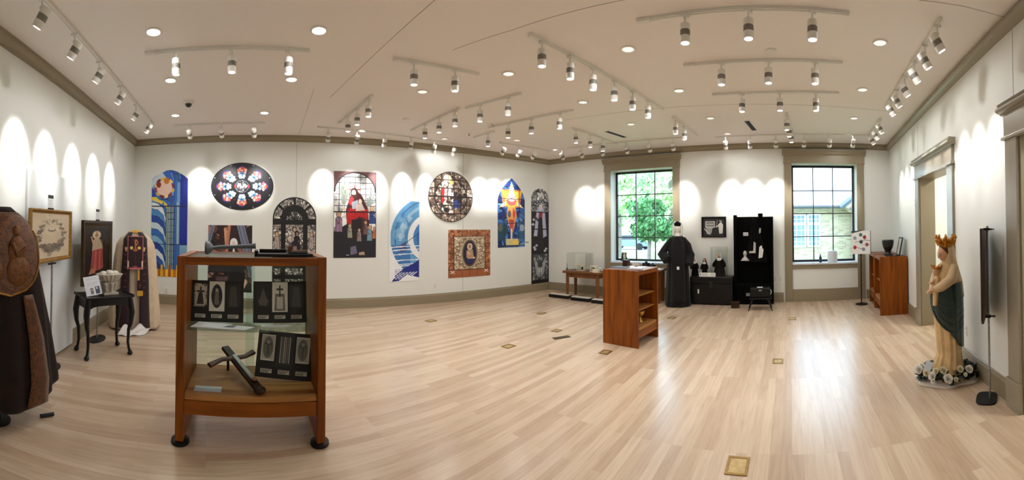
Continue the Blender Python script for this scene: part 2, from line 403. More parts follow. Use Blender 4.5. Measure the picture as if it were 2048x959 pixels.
for i, k in enumerate('ABCD'):
    u0, u1 = U[k]
    o = extrude(B(), crownD if k == 'D' else crown, u0, u1).build('trim_%d' % (i + 1), M_TRIM2 if k == 'D' else M_TRIM); o.location, rz = on_wall(k, 0); o.rotation_euler = (0, 0, rz); struct(o)
    gaps = {'A': [], 'B': [], 'C': [(W1[0] - .18, W1[1] + .18), (W2[0] - .2, W2[1] + .2)], 'D': [(D1[0] - .22, D1[1] + .3), (D2[0] - .22, D2[1] + .25)]}[k]
    b = B(); x = u0
    for a, c in gaps:
        if a > x: extrude(b, basep, x, a)
        x = c
    if x < u1: extrude(b, basep, x, u1)
    o = b.build('baseboard_' + SIDE[k], M_TRIM, smooth=False); o.location, rz = on_wall(k, 0); o.rotation_euler = (0, 0, rz); struct(o)
# hairline joints of the wall panels and of the ceiling boards
M_JOINT = mat('joint_shadow_gap', (150, 150, 146), .8)
def joint(k, px, n, z0=.205, z1=CROWN):
    u, _ = wuv(k, px, 450); o = B().bb(u - .003, u + .003, -.002, .0, z0, z1).build('trim_%d' % n, M_JOINT, smooth=False)
    o.location, rz = on_wall(k, 0); o.rotation_euler = (0, 0, rz); struct(o)
joint('B', 592, 5); joint('B', 926, 6); joint('D', 1838, 7, 2.75); joint('D', 2031, 8, 2.75)
M_CJ = mat('ceiling_board_joint', (176, 168, 158), .8)
for n, pts in enumerate([[(870, 0), (660, 195)], [(628, 178), (597, 271)], [(905, 100), (1024, 60), (1270, -4)], [(1838, 0), (1925, 12), (2014, 36)], [(1130, 240), (1300, 218), (1800, 225)]]):
    b = B()
    for a, c in zip(pts[:-1], pts[1:]):
        p, q = on_z(*a, CEIL), on_z(*c, CEIL); d = q - p; b.box(((p.x + q.x) / 2, (p.y + q.y) / 2, CEIL - .001), (d.length, .006, .002), rz=math.atan2(d.y, d.x))
    struct(b.build('trim_%d' % (9 + n), M_CJ, smooth=False))
# white board fixed to the left wall, down to the floor
ua, ub = wuv('A', 50, 440)[0], wuv('A', 145, 440)[0]
o = B().bb(ua, ub, -.03, 0, .03, 2.25).build('trim_14', mat('white_wall_board', (226, 230, 230), .5), bevel=.004); o.location, rz = on_wall('A', 0); o.rotation_euler = (0, 0, rz); struct(o)

def window(n, u0, u1):
    z0, z1 = WZ; loc, rz = on_wall('C', (u0 + u1) / 2); r = sroot('window_%d' % n, loc, rz); h = (u1 - u0) / 2; cw = .165
    for s in (-1, 1):
        B().bb(min(s * h, s * (h + cw)), max(s * h, s * (h + cw)), -.03, 0, 0, 3.07).build('casing', M_TRIM, r, bevel=.004)
    b = B().bb(-h - cw - .01, h + cw + .01, -.036, 0, 3.05, 3.235)
    extrude(b, [(0, 3.225), (-.045, 3.225), (-.06, 3.25), (-.075, 3.262), (-.075, 3.275), (-.10, 3.31), (-.10, 3.345), (0, 3.345)], -h - cw - .04, h + cw + .04)
    extrude(b, [(0, 3.045), (-.05, 3.045), (-.05, 3.07), (0, 3.07)], -h - cw - .015, h + cw + .015)
    b.build('header', M_TRIM, r, smooth=False)
    B().bb(-h, h, -.045, .3, z0 - .035, z0 + .003).build('window_sill', mat('sill_paint', (214, 218, 222), .3), r, bevel=.006)
    B().bb(-h, h, -.03, 0, z0 - .12, z0 - .036).bb(-h, h, -.03, 0, 0, .27).build('apron', M_TRIM, r, bevel=.003)
    b = B(); fy0, fy1 = .29, .345; fw = .05
    b.bb(-h, -h + fw, fy0, fy1, z0, z1).bb(h - fw, h, fy0, fy1, z0, z1).bb(-h, h, fy0, fy1, z1 - fw, z1).bb(-h, h, fy0, fy1, z0, z0 + fw)
    M_SASH = mat('dark_sash_paint', (24, 14, 14), .35)
    b.build('window_frame', M_SASH, r, bevel=.003)
    for i in (1, 2):
        x = -h + fw + (2 * h - 2 * fw) * i / 3; B().bb(x - .011, x + .011, fy0 + .01, fy1 - .005, z0 + fw, z1 - fw).build('mullion', M_SASH, r)
    for j in (1, 2, 3):
        z = z0 + fw + (z1 - z0 - 2 * fw) * j / 4; B().bb(-h + fw, h - fw, fy0 + .012, fy1 - .007, z - .011, z + .011).build('muntin', M_SASH, r)
    B().bb(-h + fw, h - fw, .315, .321, z0 + fw, z1 - fw).build('pane', M_GLASS, r, smooth=False)
window(1, *W1); window(2, *W2)

def doorway(n, u0, u1, near_w=.17):
    loc, rz = on_wall('D', (u0 + u1) / 2); r = sroot('door_%d' % n, loc, rz); h = (u1 - u0) / 2; cw = .2
    M = M_TRIM2
    for s in (-1, 1):
        B().bb(min(s * h, s * (h + cw)), max(s * h, s * (h + cw)), -.035, 0, .26, DZ).build('casing', M, r, bevel=.005)
        B().bb(min(s * (h - .005), s * (h + cw + .015)), max(s * (h - .005), s * (h + cw + .015)), -.055, .0, 0, .262).build('plinth_block', M, r, bevel=.004)
        B().bb(min(s * h, s * (h - .02)), max(s * h, s * (h - .02)), 0, .25, 0, DZ).build('jamb', M_TRIM, r)
    B().bb(-h, h, 0, .25, DZ - .02, DZ).build('head_jamb', M_TRIM, r)
    b = B().bb(-h - cw - .005, h + cw + .005, -.04, 0, DZ - .01, 2.66)
    extrude(b, [(0, 2.64), (-.05, 2.64)] + [(-.055 - .05 * math.sin(t), 2.68 - .03 * math.cos(t)) for t in [PI * i / 8 for i in range(9)]] + [(-.075, 2.715), (-.085, 2.73), (0, 2.73)], -h - cw - .05, h + cw + .05)
    extrude(b, [(0, DZ - .015), (-.055, DZ - .015), (-.06, DZ), (-.055, DZ + .015), (0, DZ + .015)], -h - cw - .03, h + cw + .03)
    b.build('header', M, r)
    # white walled passage behind the opening
    b = B().bb(-h - .35, h + .35, 1.6, 1.7, 0, 2.8).bb(-h - .45, -h - .35, .24, 1.7, 0, 2.8).bb(h + .35, h + .45, .24, 1.7, 0, 2.8).bb(-h - .45, h + .45, .24, 1.7, 2.8, 2.85)
    b.build('passage_wall', M_WALL, r, smooth=False)
    l = bpy.data.lights.new('passage_fill', 'AREA'); l.energy = 22; l.size = .4; l.color = (1, .95, .86)  # unseen fill light added to brighten the passage, no fixture there
    lo = bpy.data.objects.new('passage_fill', l); COL.objects.link(lo); lo.parent = r; lo.location = (0, .95, 2.78)
doorway(1, *D1); doorway(2, *D2)

# ================================================================== LAMPS
ORD = ['first', 'second', 'third', 'fourth', 'fifth', 'sixth']; NUM = {1: 'one', 2: 'two', 3: 'three', 4: 'four', 5: 'five', 6: 'six'}
def spotlight_data(name, power, ang, blend=1.0, col=SPOT_COL):
    l = bpy.data.lights.new(name, 'SPOT'); l.energy = power; l.spot_size = R(ang); l.spot_blend = blend; l.shadow_soft_size = .035; l.color = col; return l
L_WALL = spotlight_data('wall_washing_lamp', P_WALL, 37); L_WALLD = spotlight_data('near_wall_lamp', P_WALL * .55, 34); L_DOWN = spotlight_data('downward_lamp', P_DOWN, 80); L_FLOOD = spotlight_data('recessed_lamp', P_FLOOD, 172, .35)
def head_meshes():
    b = B().lathe([(.0, .083), (.040, .083), (.044, .078), (.044, .026), (.0, .026)], n=20); top = b.build('housing', M_WHITE)
    b = B().lathe([(.0425, -.026), (.0432, -.024), (.0432, .026), (.0425, .028)], n=20); band = b.build('vent_band', M_MESH)
    b = B().lathe([(.0, -.024), (.044, -.024), (.044, -.080), (.041, -.083), (.036, -.083), (.036, -.070), (.0, -.070)], n=20); bot = b.build('shade', M_WHITE)
    lens = B().lathe([(0, -.0785), (.0362, -.0785), (.0362, -.074), (0, -.074)], n=20).build('lens', M_LIT)
    stem = B().tube([(0, 0, -.005), (0, 0, .085)], .009, 8).box((0, 0, .078), (.026, .07, .022)).tube([(-.022, 0, 0), (.022, 0, 0)], .013, 10).build('stem', M_WHITE)
    return [top, band, bot, lens, stem]
PROTO = head_meshes()
first_head = [True]
def place_head(p, aim, label, group, wallish, near=False):
    # p: centre of the cylinder; stem runs from its top up to the rail
    r = bpy.data.objects.new('track_spotlight', None); COL.objects.link(r)
    d = (aim - p).normalized(); rz = math.atan2(d.y, d.x) - PI / 2
    tilt = math.acos(max(-1, min(1, -d.z)))
    r.location = (p.x, p.y, CEIL - .028); r.rotation_euler = (0, 0, rz)
    tag(r, label, 'track light', group)
    zc = p.z - r.location[2]
    M = Matrix.Translation((0, 0, zc)) @ Matrix.Rotation(tilt, 4, 'X')
    for o in PROTO:
        c = o if first_head[0] else o.copy()
        if not first_head[0]: COL.objects.link(c)
        c.parent = r
        if c.name.startswith('stem'):
            c.location = (0, 0, -.085); c.scale = (1, 1, 1)
            if wallish: c.location = (0, 0, -.085)
        else: c.matrix_basis = M
    first_head[0] = False
    lo = bpy.data.objects.new('lamp', (L_WALLD if near else L_WALL) if wallish else L_DOWN); COL.objects.link(lo); lo.parent = r
    lo.matrix_basis = M @ Matrix.Translation((0, 0, -.088))
HZ = 3.307
TRACKS = [  # description, head pixels, rail end pixels, aim ('A'..'D' wall or None for straight down), how the heads are counted
    ('along the left wall', [(80, 37), (149, 101), (201, 151), (243, 196), (271, 230), (295, 257)], [(45, -12), (300, 248)], 'A', 'from the camera'),
    ('at front left of the ceiling', [(352, 133), (464, 130), (577, 131)], [(303, 121), (614, 115)], None, 'from the left'),
    ('above the blue arched print and rosette', [(379, 268), (443, 266), (508, 265)], [(352, 257), (531, 253)], 'B', 'from the left'),
    ('above the red robed print', [(664, 268), (708, 283), (763, 288), (818, 293), (867, 298), (916, 301)], [(634, 254), (935, 298)], 'B', 'from the left'),
    ('by the far corner, back wall side', [(1007, 302), (1037, 307), (1068, 311)], [(1000, 297), (1076, 307)], 'B', 'from the left'),
    ('beside the long ceiling joint', [(828, 155), (910, 168)], [(780, 135), (940, 161)], None, 'from the left'),
    ('left of the ceiling sensor disc', [(696, 253), (714, 239), (737, 222)], [(684, 247), (752, 192)], None, 'from the left'),
    ('in the middle, before the round print', [(850, 267), (878, 255), (910, 242)], [(832, 261), (926, 217)], None, 'from the left'),
    ('near the seam of warm ceiling', [(960, 232), (1016, 218)], [(945, 219), (1053, 190)], None, 'from the left'),
    ('before the pointed arch print', [(1016, 266), (1063, 257), (1119, 247)], [(990, 257), (1158, 226)], None, 'from the left'),
    ('short rail near the small sprinkler', [(976, 284)], [(956, 276), (997, 264)], None, 'from the left'),
    ('long diagonal above middle cabinet', [(1084, 116), (1139, 143), (1187, 165), (1230, 187), (1264, 207), (1296, 224)], [(1040, 82), (1310, 221)], None, 'from the left'),
    ('before the corner table', [(1152, 277), (1180, 286), (1206, 294)], [(1131, 260), (1213, 290)], None, 'from the left'),
    ('above the green garden window', [(1123, 312), (1162, 308), (1206, 305), (1254, 300), (1299, 296), (1345, 292)], [(1098, 303), (1380, 281)], 'C', 'from the left'),
    ('short pair before the nun mannequin', [(1351, 258), (1369, 270)], [(1334, 238), (1378, 271)], None, 'from the left'),
    ('above the window facing the brick house', [(1451, 290), (1500, 288), (1552, 287), (1608, 286), (1659, 286), (1707, 286)], [(1436, 279), (1735, 279)], 'C', 'from the left'),
    ('right of the black linear vent', [(1574, 250), (1578, 264), (1583, 276)], [(1566, 231), (1584, 273)], None, 'from the top'),
    ('nearest crossing rail, front right', [(1370, 67), (1497, 59), (1625, 60)], [(1283, 48), (1694, 36)], None, 'from the left'),
    ('middle crossing rail, right side', [(1443, 155), (1537, 151), (1630, 153)], [(1375, 137), (1680, 134)], None, 'from the left'),
    ('farthest crossing rail, right side', [(1484, 211), (1560, 210), (1632, 209)], [(1432, 197), (1673, 196)], None, 'from the left'),
    ('along the right wall', [(1875, 86), (1851, 122), (1827, 152), (1809, 180), (1794, 203), (1782, 221)], [(1897, 38), (1779, 213)], 'D', 'from the camera'),
    ('in the right far corner', [(1760, 258), (1751, 271), (1744, 281)], [(1767, 236), (1741, 274)], 'D', 'from the camera'),
]
for desc, heads, ends, aim, how in TRACKS:
    P = [on_z(x, y, HZ) for x, y in heads]
    E = [on_z(x, y, CEIL - .01) for x, y in ends]
    if len(P) > 1:                       # the rail runs through its heads
        c = sum(P, Vector()) / len(P); A = np.array([[q.x - c.x, q.y - c.y] for q in P]); d = np.linalg.svd(A)[2][0]; d = Vector((d[0], d[1], 0))
    else:
        d = (E[1] - E[0]); d.z = 0; d.normalize(); c = P[0]
    P = [Vector((*(c + d * (q - c).dot(d)).xy, HZ)) for q in P]
    ts = sorted([(q - c).dot(d) for q in E] + [(P[0] - c).dot(d) - .09, (P[-1] - c).dot(d) - .09, (P[0] - c).dot(d) + .09, (P[-1] - c).dot(d) + .09])
    a, e = c + d * ts[0], c + d * ts[-1]; L = (e - a).length; mid = (a + e) / 2
    r = thing('ceiling_track', 'white ceiling track rail ' + desc, 'track rail', (mid.x, mid.y, CEIL - .028), math.atan2(d.y, d.x), 'lighting tracks on the ceiling')
    B().bb(-L / 2, L / 2, -.017, .017, .006, .028).bb(-L / 2, L / 2, -.0165, -.005, 0, .006).bb(-L / 2, L / 2, .005, .0165, 0, .006).build('rail', M_WHITE, r, smooth=False)
    if how == 'from the left' and aim is None and L > 1: B().bb(-L / 2 - .02, -L / 2 + .10, -.024, .024, -.006, .028).build('power_feed', M_WHITE, r, bevel=.003)
    n = len(P)
    for i, q in enumerate(P):
        if aim:
            nn = wn(aim); dist = WALL[aim][1] - nn.dot(q); tz = {'A': 2.35, 'B': 2.5, 'C': 2.3, 'D': 2.35}[aim]
            t = Vector((*(q + nn * dist).xy, tz))
        else: t = q + Vector((0, 0, -1))
        lab = ('white cylinder track spotlight ' + desc) if n == 1 else 'white cylinder spotlight, %s of %s %s, %s' % (ORD[i], NUM[n], how, desc)
        place_head(q, t, lab, 'spotlights ' + desc, aim is not None, aim == 'D')

def downlight(px, py, lit, label):
    p = on_z(px, py, CEIL); r = thing('recessed_downlight', label, 'ceiling light', (p.x, p.y, CEIL), 0, 'recessed ceiling downlights')
    B().lathe([(.062, 0), (.082, 0), (.085, -.004), (.080, -.010), (.066, -.012), (.062, -.006)], n=28, cap=False).build('trim_ring', M_WHITE, r)
    B().lathe([(0, -.004), (.0625, -.004), (.0625, -.001), (0, -.001)], n=24).build('diffuser', M_LIT if lit == 2 else M_DIM, r)
    if lit:
        lo = bpy.data.objects.new('lamp', L_FLOOD); COL.objects.link(lo); lo.parent = r; lo.location = (0, 0, -.02)
for px, py, lit, d in [(307, 63, 2, 'glowing downlight front left, near the corner of the left track'), (638, 60, 2, 'glowing downlight left of the long ceiling joint'),
        (341, 160, 2, 'glowing downlight under the front left crossing track'), (583, 158, 2, 'glowing downlight below right end of the front left track'),
        (351, 230, 2, 'glowing downlight just below the black dome camera'), (529, 225, 2, 'glowing downlight right of the dome camera, before the rosette'),
        (845, 183, 1, 'pale downlight under the two head track'), (1017, 147, 1, 'pale downlight in the centre, left of the diagonal track'),
        (1256, 98, 1, 'large pale downlight right of the diagonal track'), (1166, 204, 1, 'pale downlight left of the diagonal track, halfway'),
        (1358, 181, 1, 'pale downlight between middle and farthest crossing rails'), (1262, 248, 1, 'pale downlight beside the left black linear vent'),
        (1421, 236, 1, 'pale downlight left of the right black linear vent'), (1455, 267, 1, 'small pale downlight under the right linear vent'),
        (1760, 85, 1, 'pale downlight near the right wall track, closest to the camera'), (1725, 179, 1, 'pale downlight right of the middle crossing rail'),
        (1708, 236, 1, 'pale downlight right of the farthest crossing rail'), (1697, 268, 1, 'small pale downlight in the far right corner'),
        (723, 260, 1, 'small pale downlight right of the three head track before the red robed print'), (889, 277, 1, 'small pale downlight before the blue curve print'), (1034, 280, 1, 'small pale downlight before the pointed arch print'), (1110, 298, 1, 'tiny pale downlight near the far corner')]:
    downlight(px, py, lit, d)

# other ceiling fittings
p = on_z(377, 202, CEIL); r = thing('dome_camera', 'black dome security camera with white ring on the ceiling', 'security camera', (p.x, p.y, CEIL))
B().lathe([(0, 0), (.075, 0), (.078, -.02), (.070, -.04), (.058, -.045), (0, -.045)], n=28).build('mount_ring', M_WHITE, r)
B().lathe([(.0, -.04), (.05, -.04), (.048, -.06), (.036, -.08), (.018, -.09), (0, -.092)], n=24).build('dome', mat('black_gloss', (8, 8, 10), .12), r)
M_VENT = mat('vent_black', (10, 10, 10), .7)
for a, c, lab in [((1213, 262), (1250, 274), 'black linear ceiling vent before the garden window'), ((1493, 241), (1509, 260), 'black linear ceiling vent before the brick house window')]:
    p, q = on_z(*a, CEIL), on_z(*c, CEIL); d = q - p; L = d.length
    r = thing('ceiling_vent', lab, 'vent', ((p.x + q.x) / 2, (p.y + q.y) / 2, CEIL), math.atan2(d.y, d.x), 'linear ceiling vents')
    B().bb(-L / 2, L / 2, -.045, .045, -.004, 0).build('slot', M_VENT, r)
    b = B().bb(-L / 2 - .015, L / 2 + .015, .045, .06, -.008, 0).bb(-L / 2 - .015, L / 2 + .015, -.06, -.045, -.008, 0).bb(-L / 2 - .015, -L / 2, -.045, .045, -.008, 0).bb(L / 2, L / 2 + .015, -.045, .045, -.008, 0); b.build('frame', M_WHITE, r)
    for y in (-.015, .015): B().bb(-L / 2, L / 2, y - .004, y + .004, -.010, -.003).build('slat', M_VENT, r)
p = on_z(812, 238, CEIL); tag(B().lathe([(0, 0), (.06, 0), (.06, -.012), (.05, -.02), (0, -.022)], (0, 0, 0), 24).build('smoke_detector', M_WHITE), 'small flat white sensor disc on the middle of the ceiling', 'detector').location = (p.x, p.y, CEIL)
p = on_z(1542, 101, CEIL); tag(B().lathe([(0, 0), (.06, 0), (.06, -.012), (.05, -.02), (0, -.022)], (0, 0, 0), 24).build('smoke_detector', M_WHITE), 'white sensor disc between the two nearest crossing rails', 'detector').location = (p.x, p.y, CEIL)
for px, py, lab in [(938, 267, 'tiny ceiling sprinkler left of the short single spotlight rail'), (985, 248, 'tiny ceiling sprinkler above the short single spotlight rail')]:
    p = on_z(px, py, CEIL); r = thing('ceiling_sprinkler', lab, 'sprinkler', (p.x, p.y, CEIL), 0, 'ceiling sprinklers')
    B().lathe([(0, 0), (.04, 0), (.036, -.008), (0, -.01)], n=18).build('escutcheon', M_WHITE, r); B().tube([(0, 0, -.005), (0, 0, -.035)], .009, 8).lathe([(0, -.034), (.02, -.034), (.02, -.038), (0, -.038)], n=12).build('nozzle', M_STEEL, r)

# ================================================================== OUTSIDE
OUT = wn('C'); RT = wt('C'); GZ = -.45
def ox(u, d, z=0): return RT * u + OUT * (WALL['C'][1] + d) + Vector((0, 0, z))
ORZ = -WALL['C'][0]
o = B().bb(-60, 60, .5, 90, GZ - .1, GZ).build('ground_outside', mat('lawn', (126, 148, 96), .9, var=.25, scale=3)); o.location = wroot('C')[0]; o.rotation_euler = (0, 0, ORZ); struct(o)
o = B().bb(-60, 60, 23, 27.5, GZ, GZ + .02).bb(-60, 60, 9, 11.5, GZ, GZ + .02).build('path_outside', mat('pale_asphalt', (196, 196, 196), .9)); o.location = wroot('C')[0]; o.rotation_euler = (0, 0, ORZ); struct(o)
def leafmat(n, c): return mat(n, c, .7, var=.45, scale=1.4)
BARK = mat('bark', (120, 110, 104), .9, var=.3, scale=6)
def leaves(b, c, rad, n, s, rng, flat=.8):
    for _ in range(n):
        d = Vector((rng.gauss(0, 1), rng.gauss(0, 1), rng.gauss(0, 1))).normalized() * rad * (rng.random() ** .4); d.z *= flat
        p = Vector(c) + d; a = Vector((rng.gauss(0, 1), rng.gauss(0, 1), rng.gauss(0, 1))).normalized(); e = a.orthogonal().normalized(); f = a.cross(e)
        k = s * rng.uniform(.6, 1.3); b.add([p - e * k, p + f * k * .5, p + e * k, p - f * k * .5], [(0, 1, 2, 3)])
def tree(u, d, h, crown_r, base, label, m, seed, n=900, s=.22, trunk=.2, group=None):
    rng = random.Random(seed); p = ox(u, d, GZ); r = thing('tree', label, 'tree', p, 0, group)
    B().tube([(0, 0, -.1), (.05, 0, h * .3), (0, .1, h * .6), (.1, 0, h * .85)], [trunk, trunk * .8, trunk * .6, trunk * .3], 10).tube([(0, .05, h * .45), (crown_r * .4, 0, h * .7)], [trunk * .4, trunk * .15], 7).tube([(0, .05, h * .4), (-crown_r * .4, .3, h * .66)], [trunk * .4, trunk * .15], 7).build('trunk', BARK, r)
    b = B()
    for k in range(12):
        a = rng.uniform(0, 2 * PI); rr = crown_r * rng.uniform(.1, .75); z = base + (h - base) * rng.uniform(.12, .95)
        leaves(b, (rr * math.cos(a), rr * math.sin(a), z), crown_r * rng.uniform(.4, .6), n // 12, s, rng)
    b.build('foliage', m, r, smooth=False)
LG, MG, DG = leafmat('light_leaves', (186, 214, 156)), leafmat('mid_leaves', (156, 205, 142)), leafmat('dark_leaves', (66, 116, 62))
uL, uR = W1; uc = (uL + uR) / 2
def thru(px, d):            # u where the view through pixel column px meets depth d beyond the window wall
    r = ray(px, 450); k = (WALL['C'][1] + d) / OUT.dot(r); return (r * k).dot(RT)
tree(thru(1297, 13), 13, 3.9, 1.7, 1.5, 'dense dark green tree in the middle of the garden window', DG, 1, 2600, .16, .14, 'trees seen through the left window')
tree(thru(1342, 22), 22, 9, 2.2, 3.0, 'tree with a thick grey trunk at right of the garden window', LG, 2, 2000, .2, .34, 'trees seen through the left window')
tree(thru(1238, 16), 16, 8, 2.0, 1.6, 'bright green tree at left of the garden window', LG, 3, 2600, .22, .2, 'trees seen through the left window')
tree(thru(1290, 32), 32, 8.5, 3.6, 2.2, 'pale green tree behind the dark tree', MG, 4, 2000, .3, .3, 'trees seen through the left window')
tree(thru(1345, 48), 48, 14, 5.4, 2, 'tall far tree behind the thick trunk', LG, 5, 1800, .3, .3, 'trees seen through the left window')
tree(thru(1225, 60), 60, 14, 6.5, 2, 'far left tree behind the parked car', MG, 6, 1800, .34, .3, 'trees seen through the left window')
for px, d, h, lab in [(1310, 4.2, .95, 'bright leafy shrub under the middle of the garden window'), (1342, 3.4, 1.15, 'yellow green shrub under the right of the garden window')]:
    rng = random.Random(px); b = B(); p = ox(thru(px, d), d, GZ)
    r = thing('shrub', lab, 'shrub', p, 0, 'shrubs below the garden window')
    for k in range(7): leaves(b, (rng.uniform(-.35, .35), rng.uniform(-.3, .3), h * rng.uniform(.35, .85)), .3, 90, .075, rng)
    b.build('foliage', leafmat('shrub_leaves', (168, 214, 70)), r, smooth=False)
    B().tube([(0, 0, -.05), (.03, 0, h * .6)], .03, 6).tube([(.02, 0, 0), (-.2, .1, h * .6)], .02, 6).build('stem', BARK, r)
# parked car
u = thru(1251, 24); r = thing('parked_car', 'blue grey car parked beyond the lawn outside the left window', 'car', ox(u, 25, GZ + .02), ORZ)
M_CAR = mat('car_paint', (110, 130, 160), .25, coat=.6)
prof = [(-2.1, .35), (-2.15, .75), (-1.7, .92), (-1.2, .95), (-.7, 1.42), (.7, 1.45), (1.35, .98), (2.0, .85), (2.15, .6), (2.1, .35)]
B().prism(prof, -.82, .82).build('body', M_CAR, r, bevel=.05)
B().prism([(-1.0, .98), (-.62, 1.36), (.62, 1.39), (1.12, 1.0)], -.835, .835).build('window_glass', mat('car_glass', (30, 40, 50), .1), r)
for x in (-1.35, 1.35):
    for y in (-.78, .78):
        m0 = B(); m0.lathe([(0, -.1), (.24, -.1), (.33, -.08), (.33, .08), (.24, .1), (0, .1)], n=20); m0.xf(0, Matrix.Translation((x, y, .33)) @ Matrix.Rotation(PI / 2, 4, 'X')); m0.build('wheel', mat('tyre', (20, 20, 20), .8), r)
# brick house across the court
hd = 7.0
def brick():
    m, nt, p = new_mat('pale_brick'); tc = nt.nodes.new('ShaderNodeTexCoord'); mp = nt.nodes.new('ShaderNodeMapping'); mp.inputs['Rotation'].default_value = (PI / 2, 0, 0)
    br = nt.nodes.new('ShaderNodeTexBrick'); br.inputs['Scale'].default_value = 1; br.inputs['Brick Width'].default_value = .23; br.inputs['Row Height'].default_value = .075; br.inputs['Mortar Size'].default_value = .008; br.inputs['Bias'].default_value = -.35
    br.inputs['Color1'].default_value = (*lin((178, 164, 140)), 1); br.inputs['Color2'].default_value = (*lin((128, 112, 92)), 1); br.inputs['Mortar'].default_value = (*lin((176, 168, 152)), 1)
    nt.links.new(tc.outputs['Object'], mp.inputs['Vector']); nt.links.new(mp.outputs[0], br.inputs['Vector']); nt.links.new(br.outputs['Color'], p.inputs['Base Color']); p.inputs['Roughness'].default_value = .9; return m
h0, h1 = thru(1560, hd), thru(1735, hd); eave = at_d(1650, 412, (WALL['C'][1] + hd) / math.cos(az_of(1650) - WALL['C'][0])).z
r = thing('brick_house', 'pale brick house with light shingle roof seen through the right window', 'building', ox((h0 + h1) / 2, hd, GZ), ORZ); H = eave - GZ; hw = (h1 - h0) / 2 + 2.5
B().bb(-hw + 2, hw + 6, 0, 5, 0, H).build('brick_wall', brick(), r, smooth=False)
M_SHIN = mat('pale_shingle', (214, 216, 220), .9, var=.12, scale=9)
b = B(); extrude(b, [(-.45, H - .12), (-.45, H), (5, H + 4.6), (5.1, H + 4.5), (0, H - .1)], -hw + 1.7, hw + 6); b.build('roof', M_SHIN, r, smooth=False)
B().tube([(-hw + 1.7, -.5, H - .05), (hw * .5 - .9, -.5, H - .05)], .07, 8).build('gutter', mat('gutter_paint', (70, 70, 74), .5), r)
cx = thru(1690, hd) - (h0 + h1) / 2
b = B(); b.prism([(cx - .15, H - .05), (cx + 3.2, H + 2.6), (cx + 3.2, 0), (cx + .25, 0), (cx + .25, H - .35)], -.9, -.1); b.build('gable_wall', brick(), r, smooth=False)
b = B(); b.tube([(cx - .35, -.98, H - .1), (cx + 3.3, -.98, H + 2.75)], .11, 4).build('gable_fascia', mat('fascia_paint', (84, 92, 106), .5), r)
B().tube([(cx + .05, -.95, H - .1), (cx + .22, -1.0, H - .32), (cx + .22, -1.0, H - 2.6)], .06, 8).bb(cx + .1, cx + .34, -1.12, -.92, H - .85, H - .4).build('downspout', mat('downspout_paint', (96, 92, 94), .5), r)
for x0, x1 in ((1583, 1612), (1614, 1641)):
    xa, xb = thru(x0, hd) - (h0 + h1) / 2, thru(x1, hd) - (h0 + h1) / 2; dd = (WALL['C'][1] + hd) / math.cos(az_of(1600) - WALL['C'][0])
    zt, zb = at_d(1600, 427, dd).z - GZ, at_d(1600, 494, dd).z - GZ
    b = B().bb(xa, xa + .07, -.06, .02, zb, zt).bb(xb - .07, xb, -.06, .02, zb, zt).bb(xa, xb, -.06, .02, zt - .07, zt).bb(xa, xb, -.06, .02, zb, zb + .07).bb(xa, xb, -.06, .02, (zb + zt) / 2 + .25, (zb + zt) / 2 + .32)
    for i in (1, 2): b.bb(xa + (xb - xa) * i / 3 - .012, xa + (xb - xa) * i / 3 + .012, -.03, .02, zb, zt)
    for i in range(1, 6): b.bb(xa, xb, -.03, .02, zb + (zt - zb) * i / 6 - .012, zb + (zt - zb) * i / 6 + .012)
    wf = b.build('window', mat('white_window_paint', (226, 232, 240), .5), r, smooth=False)
    B().bb(xa + .05, xb - .05, -.012, -.002, zb + .05, zt - .05).build('pane', mat('dusky_pane', (120, 140, 160), .15), wf, smooth=False)
for px, h, lab in [(1648, .95, 'spiky yellow green plant outside the right window, left one'), (1694, .55, 'low spreading yellow green plant outside the right window')]:
    d = 2.6; r = thing('garden_plant', lab, 'plant', ox(thru(px, d), d, GZ), 0, 'plants outside the right window'); rng = random.Random(px); b = B()
    for i in range(26):
        a = rng.uniform(0, 2 * PI); L = h * rng.uniform(.5, 1); s = rng.uniform(.25, .8) * (.9 if h < .8 else .35)
        dx, dy = math.cos(a), math.sin(a); pts = [(0, 0, .45), (dx * L * s * .4, dy * L * s * .4, .45 + L * .6), (dx * L * s, dy * L * s, .45 + L * .75)]
        b.tube(pts, [.02, .022, .004], 5)
    b.build('leaves', mat('bright_blade', (170, 205, 90), .6), r); B().lathe([(0, 0), (.2, 0), (.26, .42), (.24, .46), (0, .44)], n=18).build('pot', mat('grey_pot', (120, 122, 128), .7), r)

# ================================================================== PRINTS ON THE BACK WALL
def wall_print(name, k, x0, x1, y0, y1, cv, label, half=None, cat='wall print', group='stained glass prints on the back wall', th=.008, ycol=None, rough=.45):
    xm = (x0 + x1) / 2; ym = (y0 + y1) / 2
    u0, u1 = wuv(k, x0, ym)[0], wuv(k, x1, ym)[0]; zt, zb = wuv(k, xm, y0)[1], wuv(k, xm, y1)[1]
    o = printed(name, cv, u1 - u0, zt - zb, None, half, th, rough)
    o.location, rz = on_wall(k, (u0 + u1) / 2, zb); o.location = Vector(o.location) - wn(k) * .003; o.rotation_euler = (0, 0, rz)
    return tag(o, label, cat, group)
DKL = (22, 20, 24)
BLUES = [(24, 60, 150), (40, 96, 180), (90, 150, 205), (150, 190, 215), (205, 222, 228), (30, 70, 165)]
